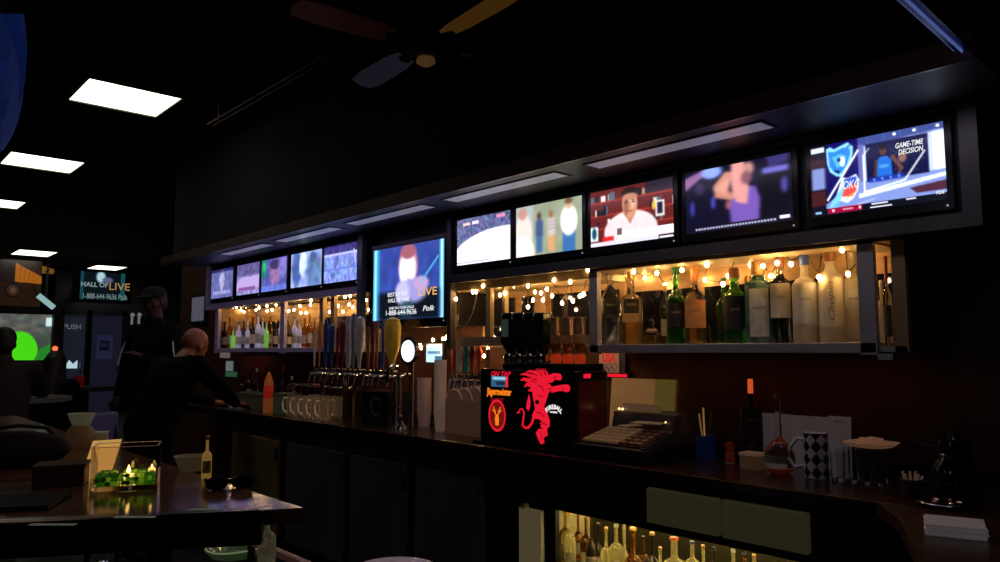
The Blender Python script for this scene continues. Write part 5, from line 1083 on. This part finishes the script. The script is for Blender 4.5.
for lay in range(3):
    for i in range(12):
        for j in range(8):
            if lay == 2 and rg.random() < .25: continue
            if lay == 1 and rg.random() < .0: continue
            x = -hx+.018+(2*hx-.036)*i/11+rg.uniform(-.004, .004); y = -wd+.016+(2*wd-.032)*j/7+rg.uniform(-.003, .003)
            if abs(x-.005) < .03 and abs(y) < .03: continue
            which = rg.choice((0, 0, 1, 2)); o = bd[which] if not used_[which] else bd[which].copy()
            if used_[which]: col.objects.link(o)
            used_[which] = True
            p = c0+Matrix.Rotation(rz, 3, 'Z') @ Vector((x, y, .020+lay*.0095))
            o.location = p; o.rotation_euler = (rg.uniform(-.5, .5), rg.uniform(-.5, .5), 0)
            tag(o, ['mid green glass bead in the square vase', 'bright lime glass bead in the square vase', 'dark green glass bead in the square vase'][which], 'bead', ['mid green beads in the vase', 'lime beads in the vase', 'dark green beads in the vase'][which]); k += 1
t = thing('tealight_candle', 'small lit candle glowing among the green beads', 'candle', c0+Matrix.Rotation(rz, 3, 'Z') @ Vector((.005, 0, .015)))
obj('wax', MB().lathe([(.019, 0), (.02, .002), (.02, .022), (0, .020)]), mat('wax', (.9, .75, .35), .4, em=(1, .65, .15), es=1.2), t, True)
obj('flame', MB().lathe([(.001, .022), (.005, .028), (.0045, .036), (0, .048)], close=False), glow('flame', (1, .60, .18), 55), t, True)
t = thing('tealight_candle', 'second tiny candle at the right side of the square vase', 'candle', c0+Matrix.Rotation(rz, 3, 'Z') @ Vector((.062, .01, .035)))
obj('wax', MB().lathe([(.008, 0), (.009, .002), (.009, .014), (0, .013)]), mat('wax'), t, True)
obj('flame', MB().lathe([(.001, .014), (.003, .017), (.0025, .020), (0, .025)], close=False), glow('flame'), t, True)
# folded card behind the vase
pc = MB(); a0 = aZ(77, 490, ZB); b0 = aZ(112, 480, ZB)
u1 = (Vector((b0.x-a0.x, b0.y-a0.y, 0))).normalized()
A0 = atd(78, 489, 2.18); 
B0, B1 = aZ(80, 479, ZB), aZ(110, 477, ZB)
T0, T1 = atd(93, 441, dep(B0)+.035), atd(122, 439, dep(B1)+.035)
t = thing('table_card', 'tan folded menu card lit by the candle, leaning behind the glass vase', 'card', B0)
T0, T1, B1 = T0-B0, T1-B0, B1-B0; P0, P1 = Vector((0, 0, 0)), B1
orr = mat('card_amber', (.75, .46, .18), .6, em=(.75, .40, .10), es=.62, noise=.05, nscale=10)  # candlelight on the card is put into its colour and glow
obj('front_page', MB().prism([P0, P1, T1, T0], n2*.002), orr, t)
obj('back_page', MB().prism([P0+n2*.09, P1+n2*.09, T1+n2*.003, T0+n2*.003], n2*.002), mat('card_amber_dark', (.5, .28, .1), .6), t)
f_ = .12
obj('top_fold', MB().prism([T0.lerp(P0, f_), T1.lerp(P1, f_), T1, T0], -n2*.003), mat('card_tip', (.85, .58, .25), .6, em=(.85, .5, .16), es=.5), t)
# bowl and gold bottle
p = aZ(187, 472, ZB)
t = thing('paper_bowl', 'pale empty bowl on the table right of the glass vase', 'bowl', (p.x+.02, p.y+.02, ZB))
obj('bowl_body', MB().lathe([(.03, 0), (.034, .003), (.05, .042), (.053, .046), (.049, .044), (.032, .006), (0, .005)]), mat('bowl_cream', (.34, .27, .17), .5, em=(.2, .15, .08), es=.08), t, True)
p = aZ(207, 475, ZB)
bottle('slim golden glinting bottle at the table edge beside the pale bowl', (.866, 2.245, ZB), .125, .014, body=mat('gold_glass', (.6, .42, .12), .2, tr=.4, em=(.35, .22, .05), es=.25), cap=cap_gold, label=mat('gold_label', (.6, .45, .15), .3, .7), neck=.36)
# sunglasses case
p = aZ(240, 488, ZB)
t = thing('sunglasses', 'black folded sunglasses lying near the table corner', 'sunglasses', (p.x-.03, p.y+.0, ZB), R(-20))
obj('frame', MB().ell((-.033, 0, .018), (.030, .006, .019), 14).ell((.033, 0, .018), (.030, .006, .019), 14).box((0, 0, .026), (.02, .005, .005)), mat('pot_black'), t, True)
for s_ in (-1, 1): obj('temple', MB().tube([(s_*.062, 0, .026), (s_*.063, .03, .026), (s_*.03, .045, .016), (-s_*.03, .05, .008)], .003), blackm, t, True)
# dark tablet at the left edge, brown holder
p = aZ(15, 505, ZB)
t = thing('menu_folder', 'black closed menu folder lying at the left edge of the table', 'menu', (p.x, p.y, ZB), R(-28))
obj('cover', MB().bb(-.12, .10, -.09, .09, .009, .012).bb(-.12, .10, -.09, .09, 0, .003), mat('leather_black', (.006, .006, .008), .8), t); obj('pages', MB().bb(-.115, .097, -.086, .086, .003, .009), mat('pages_dim', (.2, .16, .12), .7), t)
p0, p1 = aZ(33, 488, ZB), aZ(82, 487, ZB)
t = thing('napkin_holder', 'low dark red-brown wooden box left of the glass vase', 'box', ((p0+p1)/2+n2*.05), rz)
L_ = (p1-p0).length/2
obj('body', MB().bb(-L_, L_, -.05, .05, 0, .052), mat('holder_brown', (.10, .03, .018), .5), t, bevel=.004); obj('lid', MB().bb(-L_-.003, L_+.003, -.053, .053, .052, .06), mat('holder_lid', (.08, .035, .02), .8), t)
# bag
p = aZ(40, 470, ZB)
t = thing('shoulder_bag', 'rounded black leather bag standing on the table behind the wooden box', 'bag', (p.x-.05, p.y+.12, ZB), rz)
bb_ = MB().ell((0, 0, .055), (.15, .07, .062), 24)
for v in bb_.b.verts: v.co.z = max(v.co.z, 0); v.co.x *= 1+.08*math.sin(v.co.z*30)
obj('body', bb_, mat('bag_black', (.008, .006, .007), .7, bump=.3, nscale=30), t, True)
obj('strap', MB().tube([(-.11, .02, .09), (-.08, .03, .12), (0, .03, .13), (.08, .03, .12), (.11, .02, .09)], .006), mat('bag_black'), t, True)
# footed vase with flared rim
p = aZ(80, 447, ZB)
t = thing('footed_vase', 'tan round-bellied vase with wide pale flared rim behind the black bag', 'vase', (p.x, p.y, ZB))
k_ = dep(p)/750
obj('belly', MB().lathe([(9*k_, 0), (13*k_, 3*k_), (14.5*k_, 9*k_), (12*k_, 17*k_), (8*k_, 22*k_)]), mat('vase_tan', (.22, .12, .055), .5, em=(.14, .07, .03), es=.10), t, True)
obj('flared_rim', MB().lathe([(8*k_, 22*k_), (9*k_, 24*k_), (12.5*k_, 33*k_), (12.2*k_, 33.4*k_), (8*k_, 23*k_)]), mat('vase_pale', (.30, .30, .20), .5, em=(.20, .20, .12), es=.15), t, True)
p = aZ(101, 440, ZB)
t = thing('caddy_box', 'small cream tin box right of the footed vase', 'box', (p.x, p.y, ZB), rz)
obj('body', MB().bb(-6*k_, 6*k_, -.03, .03, 0, 7*k_), mat('tin_cream', (.25, .18, .09), .5, em=(.16, .11, .05), es=.2), t); obj('lid', MB().bb(-6.5*k_, 6.5*k_, -.032, .032, 7*k_, 9*k_), mat('tin_lid', (.3, .25, .15), .5, em=(.2, .16, .09), es=.2), t)
# ------------------------------------------------------------------ serving well in front with shaker bottle
q0, q1 = aZ(222, 527, .80), aZ(262, 545, .80)
t = thing('service_shelf', 'low shelf with brown wooden rails below the table corner', 'shelf')
xs_ = q0.x
obj('board', MB().bb(xs_-.30, xs_+.02, .95, 2.6, .70, .72), blackm, t)
obj('rail', MB().bb(xs_, xs_+.022, .95, 2.6, .78, .80), mat('rail_brown', (.20, .10, .07), .4, em=(.08, .035, .025), es=.2), t)
for y in (1.0, 1.8, 2.55): obj('post', MB().bb(xs_, xs_+.02, y-.01, y+.01, 0, .78), blackm, t)
p0 = aZ(238, 552, .73)
t = thing('glass_tray', 'curved green-tinted glass tray glinting under the table', 'tray', (p0.x, p0.y, .72), R(40))
obj('dish', MB().lathe([(.06, 0), (.075, .004), (.10, .035), (.097, .036), (.07, .008), (0, .007)], sx=1.3, p=2.5), mat('glass_greenish', (.25, .38, .22), .1, tr=.7, em=(.05, .08, .03), es=.1), t, True)
obj('rim', MB().tube([(.13*math.cos(a*math.pi/16), .10*math.sin(a*math.pi/16), .037) for a in range(33)], .0028, 6), mat('rim_green', (.4, .5, .3), .2, em=(.25, .32, .16), es=.4), t, True)
p = aZ(266, 575, .72)
hB = .2
bottle('clear pour bottle with slanted silver spout standing low beside the table', (q0.x-.05, aX(267, 540, q0.x-.05).y, .72), .21, .028, body=mat('pour_glass', (.7, .7, .6), .1, tr=.8, em=(.10, .09, .05), es=.1), spout=True, label=mat('lab_dim', (.3, .28, .2), .6, em=(.15, .13, .08), es=.2), neck=.25)
# pale stool at the bottom
def stool(lab, loc, seatm, h=.75, r=.17, back=None, group=None, rz=0):
    t = thing('bar_stool', lab, 'stool', loc, rz, group)
    obj('seat', MB().lathe([(r*.9, h-.05), (r, h-.04), (r, h-.012), (r*.92, h), (0, h+.003)], n=28), seatm, t, True)
    for k in range(4):
        a = R(45+90*k); obj('leg', MB().cone((r*1.15*math.cos(a), r*1.15*math.sin(a), 0), (r*.6*math.cos(a), r*.6*math.sin(a), h-.045), .014, .016, 10), blackm, t, True)
    obj('foot_ring', MB().tube([(r*1.0*math.cos(a*math.pi/12), r*1.0*math.sin(a*math.pi/12), .26) for a in range(25)], .009, 6), chrome, t, True)
    if back:
        for s_ in (-1, 1): obj('back_post', MB().cone((-r*.85, s_*r*.7, h-.03), (-r*1.15, s_*r*.7, h+.32), .012), blackm, t, True)
        obj('backrest', MB().box((-r*1.15, 0, h+.27), (.035, r*1.7, .17)), back, t, bevel=.02)
    return t
p = aZ(395, 568, .78)
stool('bar stool with pale lavender seat peeking in at the bottom centre', (p.x, p.y, 0), mat('seat_lavender', (.38, .32, .38), .4, em=(.16, .12, .16), es=.3), h=.78, r=.14)
mauve = mat('stool_mauve', (.06, .05, .12), .5, em=(.08, .07, .18), es=.07)
p = atd(124, 432, 4.2)
stool('bar stool with mauve backrest behind the tan card', (p.x, p.y, 0), mauve, back=mauve, h=.74, rz=R(-60))
# blue cloth hanging top left
t = thing('hanging_jersey', 'deep blue cloth hanging from the ceiling at the upper left edge', 'cloth', (0, 0, 0))
rows_ = [(14, 24), (30, 26), (48, 27), (60, 26.5), (80, 25), (100, 22), (120, 17), (135, 11), (148, 3), (156, -8)]
mb = MB(); g = []
for i, (py, px) in enumerate(rows_):
    rr_ = []
    for j in range(12):
        f = j/11; x = px-52*f; q = atd(x, py, 2.0+.05*math.sin(f*9+i*.3)); rr_.append(mb.b.verts.new(q))
    g.append(rr_)
for i in range(len(g)-1):
    for j in range(11): mb.b.faces.new((g[i][j], g[i][j+1], g[i+1][j+1], g[i+1][j]))
clo = obj('cloth', mb, mat('cloth_blue', (.02, .05, .28), .8, em=(.008, .022, .13), es=.25, noise=.5, nscale=7), t, True)
sm_ = clo.modifiers.new('solid', 'SOLIDIFY'); sm_.thickness = .004
q = atd(2, 18, 2.0)
obj('hanger', MB().cone(q, (q.x, q.y, ZC), .006), blackm, t)
# ------------------------------------------------------------------ far table left
tt = Vector((1.22, 7.35, 0))
t = thing('high_table', 'distant high table with pale top where the left group sits', 'table', tt)
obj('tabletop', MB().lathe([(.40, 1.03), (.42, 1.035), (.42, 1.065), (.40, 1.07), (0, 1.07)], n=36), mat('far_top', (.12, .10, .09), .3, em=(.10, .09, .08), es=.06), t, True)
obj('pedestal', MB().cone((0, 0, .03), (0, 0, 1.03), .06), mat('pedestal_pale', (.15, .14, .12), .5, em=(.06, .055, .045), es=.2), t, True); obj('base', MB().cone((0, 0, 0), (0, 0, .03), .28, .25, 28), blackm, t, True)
s_ = thing('saucer', 'tiny white saucer on the distant high table', 'plate', tt+Vector((-.10, -.25, 1.07)))
obj('dish', MB().lathe([(.04, 0), (.06, .012), (0, .006)]), mat('saucer_white', (.6, .6, .6), .4, em=(.4, .4, .42), es=.3), s_, True)
s_ = thing('drinking_glass', 'clear glass beside the tiny saucer on the distant table', 'glass', tt+Vector((.06, -.22, 1.07)))
obj('glass_body', MB().lathe([(.028, 0), (.035, .11), (.032, .11), (.026, .01), (0, .01)]), mat('glass_dim', (.6, .6, .65), .1, tr=.6), s_, True)
t = thing('high_table', 'second distant table in front of the far doors with a red cup', 'table', (2.1, 9.0, 0))
obj('tabletop', MB().lathe([(.33, 1.03), (.35, 1.035), (.35, 1.06), (.33, 1.07), (0, 1.07)], n=32), mat('table_far_dark', (.02, .015, .02), .4), t, True); obj('pedestal', MB().cone((0, 0, .03), (0, 0, 1.03), .05), blackm, t, True); obj('base', MB().cone((0, 0, 0), (0, 0, .03), .25, .22, 24), blackm, t, True)
p = aZ(79, 394, ZB)
s_ = thing('party_cup', 'small dark red plastic cup on the table in front of the doors', 'cup', (2.06, 8.9, 1.07))
obj('cup_body', MB().lathe([(.035, 0), (.05, .12), (.046, .12), (.033, .006), (0, .006)]), mat('cup_red', (.22, .012, .012), .4, em=(.4, .01, .02), es=.06), s_, True)
p = aY(55, 348.5, 19.2)
s_ = thing('indicator_lamp', 'tiny glowing red lamp by the doors', 'lamp', (p.x, YF-.31, p.z))
obj('lens', MB().ell((0, 0, 0), .055, 12), glow('led_red', (1, .08, .04), 3), s_, True); obj('mount', MB().bb(-.05, .05, .02, .009, -.05, .05), blackm, s_)
# stainless ice bucket? wall tap pair at far wall
for k, px in enumerate((132, 139)):
    p = aY(px, 317, YF-.02)
    s_ = thing('wall_coat_hook', ['left one of two pale coat hooks on the far wall', 'right one of two pale coat hooks on the far wall'][k], 'hook', (p.x, YF-.001, p.z), 0, 'coat hooks on the far wall')
    obj('knob', MB().ell((0, -.06, .05), .05, 10), mat('hook_pale', (.4, .38, .38), .4, em=(.3, .28, .28), es=.4), s_, True); obj('stem', MB().bb(-.02, .02, -.05, 0, -.18, .04), mat('hook_pale'), s_)
# ================================================================== PEOPLE
def fuse(name, caps, ells, m_, parent, vox=.011, smooth_it=4):
    mb = MB()
    for p0, p1, r0, r1 in caps:
        mb.cone(p0, p1, r0, r1, 14); mb.ell(p0, r0*1.0, 14); mb.ell(p1, r1*1.0, 14)
    for c, r, rot in ells: mb.ell(c, r, 20, rot)
    o = obj('tmp', mb, m_)
    md = o.modifiers.new('r', 'REMESH'); md.mode = 'VOXEL'; md.voxel_size = vox
    ms = o.modifiers.new('s', 'SMOOTH'); ms.factor = .5; ms.iterations = smooth_it
    dg = bpy.context.evaluated_depsgraph_get(); me = bpy.data.meshes.new_from_object(o.evaluated_get(dg))
    bpy.data.objects.remove(o); me.name = name; me.shade_smooth()
    x = bpy.data.objects.new(name, me); col.objects.link(x); x.parent = parent
    if not me.materials: me.materials.append(m_)
    return x
V = Vector
def person(lab, loc, rz, J, skin, top, legs, hair=None, cap_=None, shoes=None, vox=.011, long_hair=False):
    """J: joints in local metres, x forward, y left"""
    t = thing('person', lab, 'person', loc, rz)
    H_, N_, C_, Pv = V(J['head']), V(J['neck']), V(J['chest']), V(J['pelvis'])
    hr = J.get('pitch', 0); Mh = Matrix.Rotation(R(J.get('turn', 0)), 4, 'Z') @ Matrix.Rotation(R(hr), 4, 'Y')
    hs = J.get('hs', 1.0)
    h = lambda x, y, z: H_+Mh.to_3x3() @ V((x, y, z))*hs
    caps = [(N_-V((0, 0, .03)), H_-Mh.to_3x3() @ V((.015, 0, .05)), .062, .058), (Pv, C_, .125, .135), (C_, N_, .12, .07)]
    ells = [(h(-.012, 0, .025), (.098, .076, .095), Mh), (h(.018, 0, -.045), (.068, .058, .068), Mh), (h(.06, 0, -.088), (.022, .028, .02), Mh), (h(.094, 0, -.022), (.016, .012, .024), Mh @ Matrix.Rotation(R(20), 4, 'Y')), (h(.100, 0, -.036), (.013, .016, .010), Mh),
            (h(.078, 0, .022), (.016, .05, .012), Mh), (h(.08, 0, -.062), (.010, .024, .006), Mh), (h(.077, 0, -.074), (.010, .022, .007), Mh)]
    for s in (-1, 1): ells += [(h(-.005, s*.076, -.012), (.02, .010, .032), Mh), (h(.074, s*.03, .002), (.010, .013, .009), Mh), (h(.045, s*.045, -.03), (.03, .02, .022), Mh)]
    ells = [(c, tuple(q*hs for q in r_), m__) for c, r_, m__ in ells]
    if 0: pass
    arms = []
    for s, k in ((1, 'L'), (-1, 'R')):
        S, E_, W = V(J['sh'+k]), V(J['el'+k]), V(J['wr'+k])
        caps += [(C_+V((0, s*.05, .06)), S, .085, .062), (S, E_, .054, .042), (E_, W, .042, .028)]
        arms.append((S, E_, W))
        D = V(J.get('hd'+k, (W-E_))).normalized(); side = D.cross(V((0, 0, 1))); side = side.normalized() if side.length > .1 else V((0, 1, 0)); side = side*s; nrm = D.cross(side).normalized(); nrm = -nrm if nrm.z > 0 else nrm
        pc = W+D*.05
        caps += [(W, W+D*.075, .027, .030)]+[(W+D*.03+side*a*.022, W+D*.085+side*a*.03, .016, .013) for a in (-1, 0, 1)]
        for a, L in ((-.034, .062), (-.012, .078), (.011, .074), (.033, .058)):
            b0 = W+D*.088+side*a; b1 = b0+D*L*.5+nrm*.006; b2 = b1+D*L*.38+nrm*.024
            caps += [(b0, b1, .0095, .009), (b1, b2, .009, .0075)]
        th = W+D*.03-side*.026
        caps += [(th, th-side*.03+D*.03, .012, .0105), (th-side*.03+D*.03, th-side*.034+D*.06+nrm*.008, .0105, .009)]
    lg = []
    for s, k in ((1, 'L'), (-1, 'R')):
        Hp, K, A = Pv+V((0, s*.09, -.02)), V(J['kn'+k]), V(J['an'+k])
        caps += [(Hp, K, .088, .058), (K, A, .055, .038), (A+V((-.03, 0, -.04)), A+V((.14, 0, -.055)), .034, .028)]
        lg.append((Hp, K, A))
    fuse('body', caps, ells, skin, t, vox)
    # jacket
    jc = [(Pv-V((0, 0, .05)), C_, .150, .162), (C_, N_-V((0, 0, .03)), .15, .088), (Pv-V((0, .06, .02)), C_-V((0, .06, 0)), .13, .14), (Pv+V((0, .06, -.02)), C_+V((0, .06, 0)), .13, .14)]
    for s, (S, E_, W) in zip((1, -1), arms): jc += [(C_+V((0, s*.06, .06)), S, .105, .08), (S, E_, .072, .058), (E_, E_.lerp(W, .93), .056, .040)]
    jk = fuse('jacket', jc, [], top, t, vox*1.2)
    lc = []
    for (Hp, K, A) in lg: lc += [(Hp, K, .108, .074), (K, K.lerp(A, .95), .070, .052)]
    lc += [(Pv-V((0, .08, .03)), Pv+V((0, .08, -.03)), .12, .12)]
    fuse('trousers', lc, [], legs, t, vox*1.2)
    for (Hp, K, A) in lg: fuse('shoe', [(A+V((-.04, 0, -.04)), A+V((.15, 0, -.05)), .045, .038)], [], blackm, t, .012)
    eye = mat('eye_dark', (.02, .015, .012), .2)
    for s in (-1, 1): obj('eye', MB().ell(h(.082, s*.030, .004), .0085, 10), eye, t, True)
    if hair:
        ec = [(h(-.022, 0, .040), (.104, .086, .094), Mh), (h(-.055, 0, -.01), (.07, .08, .08), Mh)]
        if hair == 'fringe': ec = [(h(-.055, 0, -.015), (.062, .080, .05), Mh)]
        cc = []
        if long_hair: cc = [(h(-.06, 0, 0), h(-.12, 0, -.32), .095, .075)]+[(h(-.04, s*.05, 0), h(-.06, s*.09, -.28), .05, .04) for s in (-1, 1)]
        fuse('hair', cc, ec, mat('hair_dark', (.012, .009, .008), .6), t, .011)
    if cap_:
        fuse('cap', [], [(h(-.01, 0, .062), (.108, .09, .07), Mh), (h(.13, 0, .05), (.075, .065, .010), Mh)], mat('cap_black_cloth', (.004, .004, .006), .9), t, .011)
    return t, arms, H_, Mh
skin_r = mat('skin_ruddy', (.30, .10, .05), .45, noise=.1, nscale=6)
skin_d = mat('skin_dim', (.05, .022, .016), .7)
jk_b = mat('jacket_black', (.004, .0035, .004), .95, bump=.2, nscale=25); jk_n = mat('jacket_navy', (.004, .005, .012), .95); jn = mat('jeans_dark', (.006, .006, .012), .9)
for m_ in (jk_b, jk_n, jn): m_.node_tree.nodes['Principled BSDF'].inputs['Specular IOR Level'].default_value = .1
person('bald man in black leaning over the counter at its far left end', (1.78, 5.70, 0), R(24), dict(hs=1.13, head=(.385, 0, 1.485), pitch=34, neck=(.30, 0, 1.39), chest=(.17, 0, 1.22), pelvis=(0, 0, .93), shL=(.25, .19, 1.34), shR=(.25, -.19, 1.34), elL=(.48, .27, 1.12), elR=(.46, -.27, 1.12), wrL=(.74, .14, 1.03), wrR=(.72, -.12, 1.03), hdL=(1, -.1, -.15), hdR=(1, .1, -.15), knL=(.03, .10, .50), knR=(.0, -.10, .50), anL=(-.05, .11, .09), anR=(-.08, -.11, .09)), skin_r, jk_b, jn)
tp, arms, H_, Mh = person('tall person in black cap and dark jacket with pale piping standing behind the bald man', (2.07, 6.60, 0), R(205), dict(head=(.02, 0, 1.86), pitch=8, turn=15, neck=(0, 0, 1.70), chest=(0, 0, 1.46), pelvis=(0, 0, 1.05), shL=(0, .20, 1.60), shR=(0, -.20, 1.60), elL=(.02, .27, 1.31), elR=(.03, -.27, 1.31), wrL=(.22, .12, 1.40), wrR=(.12, -.25, 1.08), knL=(.03, .11, .55), knR=(.02, -.11, .55), anL=(0, .12, .09), anR=(0, -.12, .09)), skin_d, jk_n, jn, hair='short', cap_=True)
pip = mat('piping_pale', (.35, .33, .38), .6, em=(.22, .20, .25), es=.10)
for S, E_, W in arms: obj('piping', MB().tube([S+V((.05, 0, .045)), S+V((.03, .03 if S.y > 0 else -.03, .02))*1, S.lerp(E_, .5)+V((.055, .05 if S.y > 0 else -.05, .0)), E_+V((.045, .05 if S.y > 0 else -.05, .02))], .007, 6), pip, tp, True)
seat_m = mat('stool_seat_dark', (.02, .015, .015), .5)
p = atd(4, 343, 5.9)
person('dark haired seated man seen from behind, watching the projection screen', (p.x-.02, p.y-.12, 0), R(80), dict(head=(.10, 0, 1.505), pitch=5, neck=(.06, 0, 1.37), chest=(.0, 0, 1.18), pelvis=(-.1, 0, .87), shL=(.02, .20, 1.30), shR=(.02, -.20, 1.30), elL=(.2, .25, 1.09), elR=(.26, -.28, 1.12), wrL=(.42, .1, 1.13), wrR=(.44, -.12, 1.13), knL=(.35, .12, .83), knR=(.35, -.12, .83), anL=(.34, .12, .36), anR=(.34, -.12, .36)), skin_d, mat('jacket_wine', (.03, .008, .014), .8), jn, hair='short')
stool('bar stool under the seated man at the left edge', (p.x-.04, p.y-.24, 0), seat_m, h=.74, r=.16)
p = atd(54, 360, 6.9)
person('seated person with long dark hair seen from behind at the distant table', (p.x, p.y, 0), R(60), dict(head=(.06, 0, 1.32), pitch=10, neck=(.03, 0, 1.19), chest=(.0, 0, 1.02), pelvis=(-.04, 0, .76), shL=(.0, .15, 1.12), shR=(.0, -.15, 1.12), elL=(.12, .18, .90), elR=(.12, -.18, .90), wrL=(.3, .1, .95), wrR=(.3, -.1, .95), knL=(.36, .10, .73), knR=(.36, -.10, .73), anL=(.36, .1, .3), anR=(.36, -.1, .3)), skin_d, jk_b, jn, hair='full', long_hair=True)
stool('bar stool under the long haired person', (p.x-.02, p.y-.04, 0), seat_m, h=.63, r=.15)
# ================================================================== LIGHT AND LOOK
def area(name, loc, size, c, e, rot=(0, 0, 0)):
    l = bpy.data.lights.new(name, 'AREA'); l.shape = 'RECTANGLE'; l.size, l.size_y = size; l.color = c; l.energy = e
    o = bpy.data.objects.new(name, l); o.location = loc; o.rotation_euler = rot; col.objects.link(o); return o
def point(name, loc, c, e, r=.04):
    l = bpy.data.lights.new(name, 'POINT'); l.color = c; l.energy = e; l.shadow_soft_size = r
    o = bpy.data.objects.new(name, l); o.location = loc; col.objects.link(o); return o
area('under_shelf_lamp', (2.95, 1.7, 1.43), (.1, 1.3), (1, .35, .10), .12)  # added fill without a fixture, warms the wall below the shelf
area('under_shelf_lamp', (2.98, 6.9, 1.42), (.1, .5), (1, .3, .15), .12)  # same added fill under the far shelf
area('soffit_lamp', (2.44, 1.7, 2.24), (.08, 2.2), (.85, .80, 1), 1.6)
area('soffit_lamp', (2.44, 5.0, 2.24), (.08, 4.0), (.65, .55, 1), 1.5)
point('lamp_warm', (.35, 2.7, 2.2), (1, .55, .25), 1.1, .15)  # added fill above the bar table, no fixture there
point('lamp_front', (-.6, 1.5, 2.4), (.9, .85, 1), 2.6, .3)  # added general fill from the room side, no fixture there
w = bpy.data.worlds.new('world'); bpy.context.scene.world = w; w.use_nodes = True
w.node_tree.nodes['Background'].inputs[0].default_value = (.02, .018, .025, 1); w.node_tree.nodes['Background'].inputs[1].default_value = .05
sc = bpy.context.scene
sc.view_settings.view_transform = 'Standard'; sc.view_settings.look = 'None'; sc.view_settings.exposure = 0; sc.view_settings.gamma = 1
sc.cycles.use_denoising = True
sc.cycles.max_bounces = 8; sc.cycles.transmission_bounces = 8; sc.cycles.diffuse_bounces = 2; sc.cycles.glossy_bounces = 3
sc.cycles.sample_clamp_indirect = 3; sc.cycles.caustics_reflective = True; sc.cycles.caustics_refractive = True
